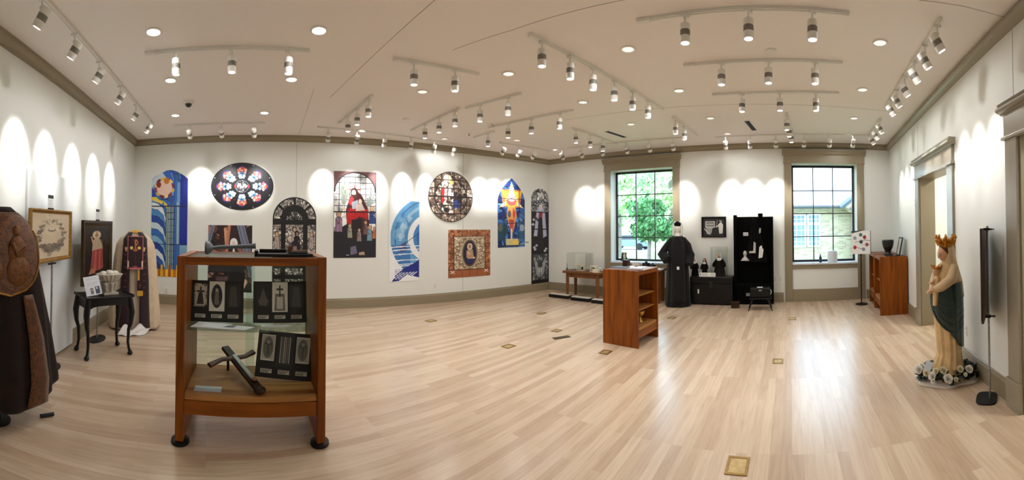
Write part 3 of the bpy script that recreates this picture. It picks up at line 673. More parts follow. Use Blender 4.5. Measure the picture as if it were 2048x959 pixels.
# tall blue window with sun disc
c = Cv(84, 240, (36, 84, 168), 1)
c.vor(90, [(40, 96, 180), (30, 76, 165), (60, 120, 190), (84, 140, 196)], lw=.015, lead=(30, 50, 90))
for i, col in enumerate([(220, 230, 235), (70, 130, 190), (24, 66, 160), (196, 214, 224), (40, 100, 180), (120, 170, 205), (22, 60, 150), (214, 224, 230), (34, 86, 172), (26, 50, 120)]):
    y = .30 + i * .062; c.po([(0, y), (.18, y + .01), (.34, y + .06), (.40, y + .14), (.41, .96), (.36 - .012 * i, .96), (.33, y + .19), (.24, y + .11), (0, y + .055)], col)
    c.li([(0, y), (.18, y + .01), (.34, y + .06), (.40, y + .14)], .012, (20, 36, 70))
c.po([(0, .09), (.3, 0), (.55, .03), (.62, .10), (.4, .10), (.2, .08), (0, .17)], (200, 216, 226)); c.po([(.3, .02), (.5, .0), (.64, .12), (.66, .25), (.58, .16)], (40, 100, 190)); c.po([(0, .16), (.1, .2), (.12, .27), (0, .25)], (24, 66, 170))
for i, col in enumerate([(132, 156, 150), (160, 176, 170), (110, 140, 150), (140, 160, 164)]): c.re(.42 + i * .055, .34, .475 + i * .055, .96, col)
c.re(.62, .0, .66, 1, (24, 80, 180)); c.re(.66, .1, .80, .96, (50, 110, 190)); c.re(.70, .3, .78, .7, (150, 184, 205)); c.re(.72, .12, .86, .3, (160, 200, 230), .6)
c.re(.80, .04, 1, .75, (14, 40, 150)); c.re(.80, .7, 1, .9, (120, 165, 196))
for x in (.42, .475, .53, .585, .64, .70, .78): c.li([(x, .33), (x, .97)], .014, (24, 44, 70))
for i in range(9): c.li([(.42 + .06 * (i % 3), .4 + .06 * i), (.66, .4 + .06 * i)], .014, (24, 44, 70))
for i in range(12):
    a = 2 * PI * i / 12; c.po([(.36 + .20 * math.cos(a), .165 + .068 * math.sin(a)), (.36 + .29 * math.cos(a + .15), .165 + .1 * math.sin(a + .15)), (.36 + .29 * math.cos(a + .5), .165 + .1 * math.sin(a + .5)), (.36 + .2 * math.cos(a + .52), .165 + .068 * math.sin(a + .52))], [(226, 180, 60), (150, 40, 20), (240, 210, 120), (120, 20, 24)][i % 4])
c.el(.36, .165, .215, .073, (232, 200, 184)); c.el(.20, .135, .07, .03, (140, 40, 20)); c.el(.42, .10, .08, .03, (200, 120, 30))
c.po([(0, .25), (.12, .25), (.22, .28), (.34, .29), (.3, .32), (.1, .29), (0, .28)], (236, 206, 60)); c.po([(.34, .29), (.44, .32), (.44, .36), (.36, .33)], (240, 214, 40))
c.re(0, .935, 1, 1, (206, 146, 30))
for i in range(14): c.re(i / 14, .93 - .04 * (i % 3 == 1), (i + .8) / 14, 1, [(226, 176, 40), (190, 110, 20), (236, 196, 70), (170, 80, 20)][i % 4])
c.li([(0, .338), (1, .338)], .03, (20, 40, 70)); c.li([(0, .697), (1, .697)], .026, (20, 40, 70)); c.grain(6)
wall_print('arched_window_print', 'B', 303, 375, 340, 553, c, 'tall arched print of blue glass with a pink sun disc', lambda t: 1 if t > .085 else (t / .085) ** .55)
# oval rosette
c = Cv(150, 112, (8, 8, 16), 2)
def asp(a, r): return .5 + r * math.cos(a), .5 + r * math.sin(a)
for i in range(8):
    a = PI / 4 * i + PI / 2; x, y = asp(a, .345); c.el(x, y, .075, .095, (22, 34, 130), 0, .8)
    for j in range(5):
        b2 = a + (j - 2) * .085; rr = .385 - .02 * abs(j - 2); x, y = asp(b2, rr); c.el(x, y, .020, .034, [(226, 110, 84), (244, 180, 160), (206, 70, 60)][j % 3])
        x, y = asp(b2, rr - .055); c.el(x, y, .018, .026, [(240, 200, 190), (200, 90, 80)][j % 2]); x, y = asp(b2, rr - .085); c.el(x, y, .015, .018, (80, 150, 200))
    for j in range(4):
        b2 = a + (j - 1.5) * .11; x, y = asp(b2, .225); c.el(x, y, .022, .036, [(206, 220, 240), (236, 240, 248), (150, 180, 220)][j % 3]); x, y = asp(b2, .185); c.el(x, y, .015, .02, (190, 206, 230))
        c.li([asp(b2 + .07, .17), asp(b2 + .07, .26)], .006, (20, 24, 50))
    x, y = asp(a + PI / 8, .47); c.el(x, y, .007, .009, (220, 224, 236)); x, y = asp(a + PI / 8, .30); c.el(x, y, .006, .008, (190, 60, 50))
c.el(.5, .5, .105, .13, (160, 170, 190)); c.vor(60, [(220, 222, 226), (150, 150, 160), (90, 90, 100), (190, 190, 196)], np.hypot((c.X - .5) / .1, (c.Y - .5) / .125) < 1, lw=.006)
c.el(.46, .49, .034, .05, (228, 226, 222)); c.el(.54, .5, .034, .05, (206, 204, 204)); c.el(.46, .52, .016, .02, (110, 104, 104)); c.el(.54, .53, .016, .02, (90, 86, 90))
for x in (.395, .605): c.el(x, .5, .016, .03, (210, 50, 60))
c.grain(5); EL = lambda t: 2 * math.sqrt(max(0, t * (1 - t)))
wall_print('rosette_print', 'B', 422, 547, 325, 420, c, 'oval rosette window print, black with white and red petals', EL)
# shards print behind the display cabinet
c = Cv(100, 150, (150, 96, 84), 3)
c.vor(60, [(196, 140, 124), (120, 70, 60), (60, 36, 40), (206, 156, 140), (150, 92, 80), (40, 28, 34)], lw=.02)
c.po([(.2, .0), (.9, 0), (.62, .3), (.5, .42), (.3, .3)], (44, 22, 22)); c.po([(.36, .05), (.42, .03), (.5, .36), (.4, .36)], (206, 150, 120)); c.po([(.45, 0), (.52, 0), (.46, .4), (.4, .4)], (190, 120, 96))
for a0 in [((.12, 0), (.0, .28)), ((.70, 0), (.98, .75)), ((.78, 0), (1, .55))]: c.li(a0, .09, (116, 122, 146)); c.li(a0, .012, (40, 40, 60))
c.po([(.04, .48), (.30, .38), (.52, .5), (.5, .72), (0, .72)], (34, 26, 40)); c.el(.26, .52, .16, .07, (196, 196, 206))
c.po([(.46, .40), (.58, .30), (.72, .40), (.86, .75), (.80, 1), (.48, 1)], (26, 22, 32)); c.el(.59, .27, .085, .075, (236, 238, 240)); c.el(.59, .285, .045, .045, (226, 206, 196)); c.el(.59, .39, .02, .045, (226, 226, 220))
c.po([(.56, .44), (.62, .44), (.66, .56), (.52, .56)], (222, 206, 150)); c.li([(0, .72), (.5, 1)], .03, (40, 30, 34)); c.li([(.5, .72), (0, 1)], .03, (40, 30, 34)); c.re(.2, .78, .45, .95, (150, 104, 116), .6)
c.grain(6); wall_print('shard_window_print', 'B', 416, 504, 450, 583, c, 'rectangular print of brown and pink shards behind the glass display cabinet')
# dark round arched print
c = Cv(104, 200, (8, 7, 8), 4); mk = lambda f: f
GREY = [(206, 200, 190), (170, 164, 156), (120, 116, 110), (226, 222, 214), (90, 84, 80), (150, 140, 140)]
r0 = np.hypot((c.X - .5) * 1, (c.Y - .26) * c.ar)
ringm = (r0 > .33) & (r0 < .475) & (c.Y < .24) & (np.abs(c.X - .5) > .03) & (np.abs(np.abs(np.arctan2(.26 * c.ar - c.Y * c.ar, np.abs(c.X - .5)) - .72)) > .07)
c.vor(160, GREY, ringm, lw=.004); c.vor(60, [(226, 222, 214), (190, 186, 180), (150, 146, 140)], (r0 < .185) & (c.Y < .255), lw=.012)
for i in range(7): a = PI * i / 6; c.li([(.5, .255), (.5 + .18 * math.cos(a), .255 - .18 * math.sin(a) / c.ar)], .012, (20, 18, 18))
for x0, x1 in ((.02, .19), (.30, .70), (.81, .98)): c.vor(240 if x1 - x0 > .3 else 110, GREY, (c.X > x0) & (c.X < x1) & (c.Y > .31) & (c.Y < .76), lw=.005)
for y0, y1 in ((.80, .87), (.92, .98)):
    for x0, x1 in ((.03, .19), (.30, .70), (.81, .97)): c.vor(60, GREY, (c.X > x0) & (c.X < x1) & (c.Y > y0) & (c.Y < y1), lw=.004)
for i in range(12): a = 2 * PI * i / 12; c.li([(.5, .42), (.5 + .2 * math.cos(a), .42 + .2 * math.sin(a) / c.ar)], .012, (200, 196, 190))
c.figure(.5, .36, .075, (190, 170, 160)); c.figure(.56, .41, .075, (14, 16, 30), (150, 120, 100), (10, 10, 20)); c.po([(.34, .56), (.5, .48), (.56, .52), (.46, .60), (.40, .75), (.32, .75)], (18, 20, 44)); c.figure(.10, .42, .06, (176, 160, 150), hair=(190, 150, 90)); c.figure(.89, .42, .06, (166, 156, 150), hair=(160, 130, 100))
c.re(.48, .55, .56, .74, (196, 150, 140), .7); c.grain(6)
wall_print('dark_arched_print', 'B', 545, 632, 394, 572, c, 'black round arched print with grey tracery panes', lambda t: 1 if t > .245 else math.sqrt(max(0, 1 - ((.245 - t) / .245) ** 2)))
# red robed figure with children
c = Cv(100, 204, (226, 226, 224), 5); c.vor(70, [(236, 236, 234), (222, 222, 222), (206, 208, 208)], lw=0); c.grid(8, 15, .016, (60, 56, 56), c.Y < .5)
am = (np.hypot((c.X - .5) / .48, (c.Y - .235) / .22) > 1) & (c.Y < .24); c.put(am, (120, 84, 84)); c.li([(.02 + .48 * (1 - math.cos(t)), .235 - .22 * math.sin(t)) for t in np.linspace(0, PI, 40)], .03, (50, 40, 44))
for x, y in ((.25, .12), (.22, .18), (.27, .22), (.24, .28)): c.el(x, y + .04, .07, .07, (150, 160, 146)); c.li([(x, y), (x, y + .1)], .01, (70, 80, 70))
for i in range(7): c.li([(.8, .4), (.74 + .05 * i, .27 + .02 * abs(i - 3))], .03, (140, 150, 146))
c.el(.49, .21, .125, .058, (224, 214, 196)); c.li([(.37, .21), (.61, .21)], .03, (190, 60, 60)); c.li([(.49, .16), (.49, .22)], .03, (190, 60, 60))
c.po([(.34, .36), (.42, .25), (.54, .22), (.66, .28), (.80, .42), (.84, .62), (.78, .75), (.34, .72), (.28, .46)], (70, 24, 28)); c.po([(.30, .47), (.40, .42), (.82, .44), (.80, .56), (.60, .52), (.44, .60), (.32, .64)], (186, 16, 22)); c.po([(.34, .37), (.42, .28), (.47, .32), (.42, .40)], (222, 60, 66))
c.el(.48, .24, .085, .05, (60, 36, 34)); c.el(.47, .25, .05, .036, (216, 186, 168)); c.po([(.42, .27), (.53, .27), (.5, .32), (.45, .31)], (70, 44, 40)); c.po([(.42, .36), (.56, .33), (.6, .42), (.44, .44)], (170, 178, 190))
c.el(.62, .35, .04, .03, (230, 206, 190)); c.po([(.52, .39), (.66, .37), (.74, .45), (.52, .46)], (214, 196, 186)); c.el(.25, .435, .05, .015, (214, 186, 160))
c.po([(.0, .70), (.35, .60), (.8, .7), (1, .7), (1, 1), (0, 1)], (16, 14, 30)); c.po([(.42, .56), (.66, .55), (.68, .78), (.44, .78)], (18, 6, 8))
c.figure(.12, .50, .085, (146, 112, 140), hair=(190, 150, 110)); c.figure(.91, .43, .075, (40, 70, 140), hair=(206, 170, 120)); c.figure(.38, .63, .06, (150, 150, 130), hair=(150, 110, 80)); c.figure(.75, .59, .06, (110, 80, 80), hair=(130, 90, 60)); c.figure(.85, .65, .065, (110, 150, 170), hair=(200, 150, 100)); c.figure(.96, .66, .05, (190, 110, 70), hair=(190, 140, 90)); c.figure(.6, .68, .055, (140, 124, 120), hair=(120, 90, 80))
c.po([(.4, .88), (.52, .86), (.56, .95), (.4, .97)], (110, 104, 130)); c.po([(.6, .94), (.72, .93), (.74, .97), (.6, .97)], (186, 150, 130)); c.re(.30, .965, .37, .972, (220, 220, 220)); c.li([(0, .47), (1, .47)], .03, (20, 16, 18))
for xx in (.12, .3, .5, .7, .88): c.li([(xx, .48), (xx + .03, .82)], .008, (20, 16, 24))
c.re(0, 0, .012, 1, (30, 26, 26)); c.re(.988, 0, 1, 1, (30, 26, 26)); c.grain(5)
wall_print('red_robe_print', 'B', 667, 752, 343, 515, c, 'large rectangular print of a red robed figure surrounded by children')
# blue curve
c = Cv(76, 196, (240, 244, 246), 6)
def circ(cx, cy, r0, r1, col, cond, al=1): d = np.hypot((c.X - cx) * 1, (c.Y - cy) * c.ar); c.put((d > r0) & (d < r1) & cond, col, al)
cx, cy = 1.42, .46; T = c.X > -1
circ(cx, cy, .0, 1.38, (96, 158, 208), T); circ(cx, cy, 1.22, 1.24, (24, 50, 110), c.Y < .7); circ(cx, cy, 1.0, 1.1, (150, 195, 224), c.Y < .5)
for i in range(16): c.el(c.rng.uniform(.2, .7), c.rng.uniform(.05, .55), c.rng.uniform(.04, .14), c.rng.uniform(.02, .07), [(190, 216, 234), (60, 126, 190), (130, 180, 216)][i % 3], 0, .6, np.hypot((c.X - cx), (c.Y - cy) * c.ar) < 1.3)
circ(cx, cy, .62, .80, (238, 242, 246), T); circ(cx, cy, 0, .62, (60, 130, 196), T); circ(cx, cy, .2, .5, (36, 100, 176), (c.X > .75)); c.li([(.55, .52), (1, .40)], .02, (20, 44, 100)); c.li([(.3, .6), (.6, .52)], .02, (30, 60, 120))
c.put((c.Y > .55) & (np.hypot((c.X - cx), (c.Y - cy) * c.ar) < 1.38) & (c.X < .7), (40, 106, 180), .75); c.po([(.3, .56), (.55, .5), (.6, .62), (.36, .64)], (60, 60, 120), .7)
for i, y in enumerate((.56, .6, .655, .73, .78, .80)): c.po([(0, y + .012), (.5, y), (1, y - .004), (1, y + .006), (.5, y + .012), (0, y + .026)], (238, 242, 246))
c.po([(0, .84), (.35, .83), (.2, .97), (.1, 1), (0, 1)], (238, 242, 246)); c.po([(.5, .84), (1, .74), (1, .96), (.8, .98), (.1, 1), (.2, .93)], (18, 36, 130))
for i in range(6): c.li([(.12 + .1 * i, .97), (.42 + .1 * i, .89)], .03, (226, 232, 244)); c.li([(.2, .86 + .02 * i), (.9, .84 + .02 * i)], .012, (30, 60, 150))
c.po([(.6, .92), (1, .96), (1, 1), (0.3, 1)], (240, 244, 246)); c.grain(5)
wall_print('blue_curve_print', 'B', 778, 838, 402, 562, c, 'narrow white print with a sweeping blue curved form')
# round brown window
c = Cv(120, 120, (150, 132, 118), 7); c.vor(420, [(196, 178, 160), (150, 128, 112), (120, 98, 84), (206, 190, 174), (110, 90, 80)], lw=.004)
rr = np.hypot(c.X - .5, c.Y - .5); m = rr < .36; c.vor(190, [(206, 196, 186), (120, 96, 84), (226, 216, 196), (110, 86, 76), (170, 150, 130)], m, lw=.005); c.put((rr > .345) & (rr < .37), (60, 44, 40)); c.put(rr > .485, (70, 50, 44)); [c.el(.5 + .425 * math.cos(a), .5 + .425 * math.sin(a), .045, .02, (212, 196, 178), a + 1.2, .8) for a in np.linspace(0, 2 * PI, 15)]; [c.li([(.5 + .40 * math.cos(a), .5 + .40 * math.sin(a)), (.5 + .46 * math.cos(a + .2), .5 + .46 * math.sin(a + .2))], .012, (70, 50, 42)) for a in np.linspace(0, 2 * PI, 22)]
c.el(.42, .14, .09, .07, (240, 206, 150)); c.el(.52, .2, .05, .05, (226, 170, 90)); c.figure(.36, .3, .05, (190, 186, 190)); c.po([(.30, .32), (.36, .32), (.34, .62), (.27, .62)], (176, 30, 34)); c.figure(.46, .26, .05, (216, 210, 206)); c.figure(.6, .36, .055, (60, 50, 60), hair=(50, 36, 30)); c.po([(.54, .60), (.66, .54), (.74, .62), (.72, .72), (.54, .72)], (50, 76, 150)); c.figure(.7, .4, .045, (60, 40, 36)); c.el(.4, .76, .06, .05, (30, 24, 26)); c.el(.5, .8, .05, .04, (226, 222, 216)); c.el(.62, .8, .08, .05, (150, 120, 90))
c.grid(7, 6, .016, (52, 36, 34)); c.li([(0, .49), (1, .49)], .022, (44, 30, 30)); c.grain(6)
wall_print('round_window_print', 'B', 856, 945, 343, 444, c, 'round brown leaded window print with small figures', EL)
# square brown ornament
c = Cv(110, 122, (150, 92, 56), 8); m = (c.X > .13) & (c.X < .87) & (c.Y > .14) & (c.Y < .84); c.put(m, (206, 192, 166)); c.vor(170, [(170, 106, 66), (140, 82, 50), (190, 126, 84)], ~m, lw=.006, lead=(132, 78, 48), jit=.12); 
c.vor(330, [(214, 200, 174), (196, 180, 150), (226, 214, 190)], m, lw=.007, lead=(150, 122, 94), jit=.12)
for i in range(16):
    a = 2 * PI * i / 16; x, y = .5 + .27 * math.cos(a + .2), .5 + .25 * math.sin(a + .2); c.li([(x, y), (.5 + .36 * math.cos(a + .35), .5 + .33 * math.sin(a + .35)), (.5 + .31 * math.cos(a + .55), .5 + .30 * math.sin(a + .55))], .016, (110, 78, 54))
    x, y = .5 + .29 * math.cos(a), .5 + .27 * math.sin(a); c.el(x, y, .045, .02, (130, 108, 84), a + .8); c.el(x, y, .03, .012, (222, 212, 190), a + .8)
c.re(.13, .13, .87, .15, (70, 40, 26)); c.re(.12, .13, .14, .84, (70, 40, 26)); c.re(.86, .13, .88, .84, (70, 40, 26)); c.re(0, .83, 1, .85, (100, 56, 34)); c.re(0, .85, 1, 1, (160, 92, 54))
for x in (.06, .32, .5, .68, .94): c.li([(x, 0), (x, .13)], .012, (80, 44, 28)); c.li([(x, .85), (x, 1)], .012, (110, 60, 36))
for y in (.3, .5, .7): c.li([(0, y), (.13, y)], .012, (80, 44, 28)); c.li([(.87, y), (1, y)], .012, (80, 44, 28))
c.el(.5, .5, .2, .31, (180, 160, 130)); c.el(.5, .5, .175, .285, (90, 70, 56)); c.el(.5, .5, .145, .25, (26, 24, 56)); c.el(.50, .36, .065, .075, (214, 190, 160)); c.po([(.42, .44), (.57, .42), (.6, .62), (.5, .66), (.42, .58)], (176, 146, 116)); c.el(.5, .36, .03, .04, (160, 110, 84)); c.el(.47, .5, .035, .035, (206, 170, 136)); c.po([(.42, .62), (.6, .62), (.58, .72), (.44, .72)], (34, 36, 90)); c.el(.6, .6, .02, .02, (220, 200, 170))
for x in (.1, .9): c.li([(x - .04, .86), (x + .04, .91)], .02, (232, 214, 196)); c.li([(x + .04, .86), (x - .04, .91)], .02, (232, 214, 196))
c.grain(6); wall_print('ornament_print', 'B', 896, 980, 459, 553, c, 'square brown ornamental print with dark oval medallion')
# pointed arch with star
c = Cv(76, 180, (30, 70, 150), 9); c.vor(100, [(24, 60, 150), (44, 96, 176), (90, 140, 196), (18, 40, 110), (60, 110, 180)], lw=.016, lead=(16, 22, 50))
c.po([(.1, .17), (.9, .17), (.8, .42), (.2, .42)], (226, 120, 60)); c.po([(.5, .05), (.62, .2), (.92, .17), (.74, .33), (.95, .43), (.65, .40), (.5, .52), (.35, .4), (.05, .43), (.26, .33), (.12, .17), (.38, .2)], (240, 190, 70)); c.po([(.5, .07), (.58, .2), (.7, .32), (.62, .36), (.5, .40), (.38, .36), (.3, .32), (.42, .2)], (250, 230, 190)); c.el(.5, .34, .17, .06, (216, 96, 96)); c.el(.5, .29, .14, .05, (250, 240, 220)); c.li([(.3, .25), (.7, .33)], .02, (150, 30, 40)); c.li([(.7, .25), (.3, .33)], .02, (150, 30, 40))
c.po([(.05, .43), (.3, .33), (.28, .40)], (236, 232, 214)); c.po([(.95, .43), (.7, .33), (.72, .40)], (236, 232, 214)); c.po([(.36, .42), (.64, .42), (.70, .55), (.6, .72), (.52, .82), (.42, .7), (.32, .55)], (222, 160, 90)); c.el(.42, .52, .06, .05, (90, 84, 90)); c.po([(.56, .42), (.66, .5), (.6, .6), (.54, .52)], (206, 70, 50)); c.po([(.4, .6), (.6, .6), (.54, .78), (.47, .78)], (200, 70, 60)); c.li([(.5, .74), (.5, .97)], .05, (226, 220, 210))
c.po([(0, .68), (.3, .66), (.4, .76), (.2, .9), (0, .9)], (30, 70, 90)); c.el(.1, .72, .08, .05, (90, 96, 90)); c.po([(.3, .88), (.75, .88), (.8, .97), (.3, .97)], (210, 196, 140)); c.el(.65, .93, .12, .03, (236, 206, 90)); c.po([(.7, .78), (1, .74), (1, .9), (.75, .86)], (40, 90, 130)); c.el(.9, .72, .09, .05, (150, 170, 180))
for x in (.24, .78): c.li([(x, .15), (x, 1)], .02, (30, 34, 54))
for y in (.30, .655, .975): c.li([(0, y), (1, y)], .03, (40, 44, 60))
c.re(0, 0, .02, 1, (40, 44, 60)); c.re(.98, 0, 1, 1, (40, 44, 60)); c.grain(6)
wall_print('pointed_arch_print', 'B', 995, 1049, 356, 494, c, 'pointed arch print, blue with an orange star', lambda t: 1 if t > .33 else 1 - ((.33 - t) / .33) ** 1.75)
# tall dark print with white cloaked nun
c = Cv(64, 250, (14, 13, 22), 10); GR = [(196, 198, 200), (150, 154, 158), (120, 122, 126), (220, 222, 222)]
c.vor(120, GR, c.Y < .245, lw=.01); c.put((np.hypot(c.X - .5, (c.Y - .24) * c.ar) > .42) & (c.Y < .2) & (c.Y > .14), (30, 30, 36), .6)
for i in range(9): a = PI * i / 8; x, y = .5 + .4 * math.cos(a), .235 - .4 * math.sin(a) / c.ar; c.el(x, y, .075, .02, (28, 26, 34)); c.el(x, y, .045, .012, (150, 160, 170))
c.el(.5, .07, .12, .02, (206, 210, 214)); c.po([(.3, .25), (.42, .19), (.62, .19), (.78, .25), (.88, .5), (.68, .52), (.62, .3), (.42, .3), (.34, .5), (.14, .5)], (176, 180, 206)); c.po([(.42, .28), (.62, .28), (.70, .66), (.34, .66)], (26, 20, 24)); c.el(.53, .195, .085, .028, (234, 234, 236)); c.el(.53, .2, .05, .018, (206, 180, 166)); c.po([(.42, .25), (.66, .25), (.6, .31), (.46, .31)], (150, 30, 40)); c.li([(.2, .3), (.4, .34)], .1, (60, 46, 50))
for x, y in ((.15, .33), (.22, .64), (.85, .64), (.18, .62), (.3, .6), (.78, .66), (.1, .38)): c.el(x, y, .07, .012, (206, 200, 210)); c.el(x + .03, y + .006, .03, .006, (120, 110, 130))
for y in (.25, .43, .68): c.li([(0, y), (1, y)], .03, (12, 10, 14))
m = (c.Y > .69) & (c.Y < .96); c.vor(150, [(110, 116, 120), (70, 74, 78), (150, 154, 156), (50, 52, 54)], m & (np.abs(c.X - .5) < .44), lw=.008); c.po([(.3, .76), (.5, .84), (.7, .76), (.86, .72), (.72, .9), (.5, .94), (.28, .9), (.14, .72)], (170, 174, 176), .8); c.el(.5, .80, .14, .04, (60, 62, 66)); c.el(.5, .86, .1, .03, (206, 206, 206)); c.li([(.5, .76), (.5, .95)], .03, (50, 50, 52)); c.re(0, .96, 1, 1, (16, 15, 16)); c.re(0, .15, .03, 1, (12, 11, 14)); c.re(.97, .15, 1, 1, (12, 11, 14)); c.grain(6)
wall_print('tall_nun_print', 'B', 1062, 1097, 377, 566, c, 'tall dark round topped print of a white cloaked nun', lambda t: 1 if t > .11 else math.sqrt(max(0, 1 - ((.11 - t) / .11) ** 2)))
# small plaque beside the pointed arch, outlets and switches
def plate(k, px, py, w, h, name, label, cat, m=M_OUTLET, slots=2):
    u, z = wuv(k, px, py); loc, rz = on_wall(k, u, z); r = thing(name, label, cat, loc, rz)
    B().bb(-w / 2, w / 2, -.007, 0, -h / 2, h / 2).build('cover_plate', m, r, bevel=.002)
    for i in range(slots):
        z0 = (i - (slots - 1) / 2) * h * .42; B().bb(-w * .24, w * .24, -.010, -.005, z0 - h * .15, z0 + h * .15).build('socket' if slots == 2 else 'rocker', mat('socket_face', (205, 205, 200), .4), r, bevel=.001)
plate('B', 1054, 484, .11, .035, 'wall_label', 'small grey label strip between the pointed arch and tall nun prints', 'label', mat('grey_label', (150, 154, 150), .5), 0)
plate('B', 333, 580, .075, .12, 'wall_outlet', 'white wall outlet low under the tall blue arched print', 'outlet')
plate('B', 870, 571, .075, .12, 'wall_outlet', 'white wall outlet low between blue curve and ornament prints', 'outlet')
plate('C', 1550, 557, .075, .12, 'wall_outlet', 'left one of two white outlets beside the black screen', 'outlet'); plate('C', 1561, 557, .075, .12, 'wall_outlet', 'right one of two white outlets, next to window casing', 'outlet')
plate('D', 1932, 660, .075, .12, 'wall_outlet', 'white wall outlet behind the statue of the crowned lady', 'outlet')
plate('D', 1831, 405, .085, .125, 'light_switch', 'grey light switch plate left of the far doorway', 'switch', mat('switch_plate', (176, 172, 156), .4), 1)
# brass floor boxes
M_BRASSD = mat('worn_brass', (150, 118, 66), .4, metal=.8, var=.2, scale=30)
for px, py, w_, d_, lab in [(1475, 931, .20, .155, 'nearest brass floor box at the bottom of the picture'), (1556, 722, .16, .13, 'brass floor box left of the bright window reflection'), (1585, 637, .16, .13, 'brass floor box before the right window'),
        (1344, 635, .16, .13, 'brass floor box in front of the nun mannequin'), (1211, 704, .16, .13, 'brass floor box at the foot of the middle cabinet'), (1017, 692, .17, .14, 'brass floor box in the middle of the floor'),
        (1113, 661, .15, .13, 'dark brass floor box above the long floor slot'), (862, 641, .17, .15, 'brass floor box below the round window print'), (1083, 626, .16, .14, 'brass floor box nearest the far corner')]:
    p = on_z(px, py, 0); r = thing('floor_box', lab, 'floor outlet', p, R(47), 'brass floor boxes')
    b = B(); b.bb(-w_ / 2, w_ / 2, -d_ / 2, -d_ / 2 + .02, 0, .006).bb(-w_ / 2, w_ / 2, d_ / 2 - .02, d_ / 2, 0, .006).bb(-w_ / 2, -w_ / 2 + .02, -d_ / 2 + .02, d_ / 2 - .02, 0, .006).bb(w_ / 2 - .02, w_ / 2, -d_ / 2 + .02, d_ / 2 - .02, 0, .006); b.build('rim', M_BRASSD, r, smooth=False)
    B().bb(-w_ / 2 + .0205, w_ / 2 - .0205, -d_ / 2 + .0205, d_ / 2 - .0205, 0, .0035).build('lid', mat('lid_brass', (186, 158, 106), .45, metal=.5, var=.2, scale=24), r, smooth=False)
p, q = on_z(1107, 677, 0), on_z(1139, 672, 0); d = q - p
tag(B().bb(-d.length / 2, d.length / 2, -.05, .05, 0, .005).bb(-d.length / 2 + .02, d.length / 2 - .02, -.035, .035, .005, .007).build('floor_slot', mat('dark_bronze', (74, 60, 42), .5, metal=.5), smooth=False), 'long narrow bronze floor register near the middle', 'floor outlet').location = (p + q) / 2
bpy.data.objects['floor_slot'].rotation_euler = (0, 0, math.atan2(d.y, d.x))

# ================================================================== FURNITURE AND EXHIBITS
def frame_from(px, d):              # floor point and rotation of something facing the camera
    p = at_d(px, 450, d); p.z = 0; return p, -az_of(px)
def zz(py, px, d): return at_d(px, py, d).z

def case(name, label, loc, rz, W, D, H, cat, group, th=.065, shelves=(), deck=.33, apron=True, feet=True, glass=True, top=False, back=None):
    r = thing(name, label, cat, loc, rz, group)
    for s in (-1, 1):
        x0, x1 = sorted((s * W / 2, s * (W / 2 - th)))
        B().bb(x0, x1, -D / 2, D / 2, .03 if feet else 0, H).build('side_panel', M_BROWN, r, bevel=.006)
        if feet:
            for y in (-D / 2 + .05, D / 2 - .05): B().lathe([(0, 0), (.066, 0), (.072, .008), (.070, .028), (.05, .036), (0, .036)], (s * (W / 2 - .034), y, 0), 24).build('foot_disc', M_BLACK, r)
    i = W / 2 - th
    for y in (-D / 2, D / 2 - .03): B().bb(-i, i, y + .003, y + .03, H - .065, H - .005).build('top_rail', M_BROWNX, r, bevel=.004)
    B().bb(-i, i, -D / 2 + .015, D / 2 - .01, deck - .04, deck).build('bottom_shelf', M_OAK if apron else M_BROWNX, r, bevel=.004)
    if apron: B().bb(-i, i, -D / 2 + .008, -D / 2 + .035, deck - .145, deck - .041).build('apron', M_BROWNX, r, bevel=.004)
    if top: B().bb(-i, i, -D / 2 + .032, D / 2 - .032, H - .03, H - .006).build('top_panel', M_BROWNX, r)
    elif glass: B().bb(-i, i, -D / 2 + .032, D / 2 - .032, H - .018, H - .008).build('glass_top', M_CASE, r, smooth=False)
    for z in shelves: B().bb(-i, i, -D / 2 + .05, D / 2 - .05, z - .010, z).build('glass_shelf' if glass else 'shelf', M_CASE if glass else M_OAK, r, smooth=False)
    if glass:
        B().bb(-i, .03, D / 2 - .018, D / 2 - .012, deck + .002, H - .07).build('sliding_pane', M_CASE, r, smooth=False)
        B().bb(-.05, i, D / 2 - .010, D / 2 - .004, deck + .002, H - .07).build('sliding_pane', M_CASE, r, smooth=False)
    if back: B().bb(-i, i, D / 2 - .012, D / 2, deck - .1, H - .07).build('back_panel', back, r)
    return r
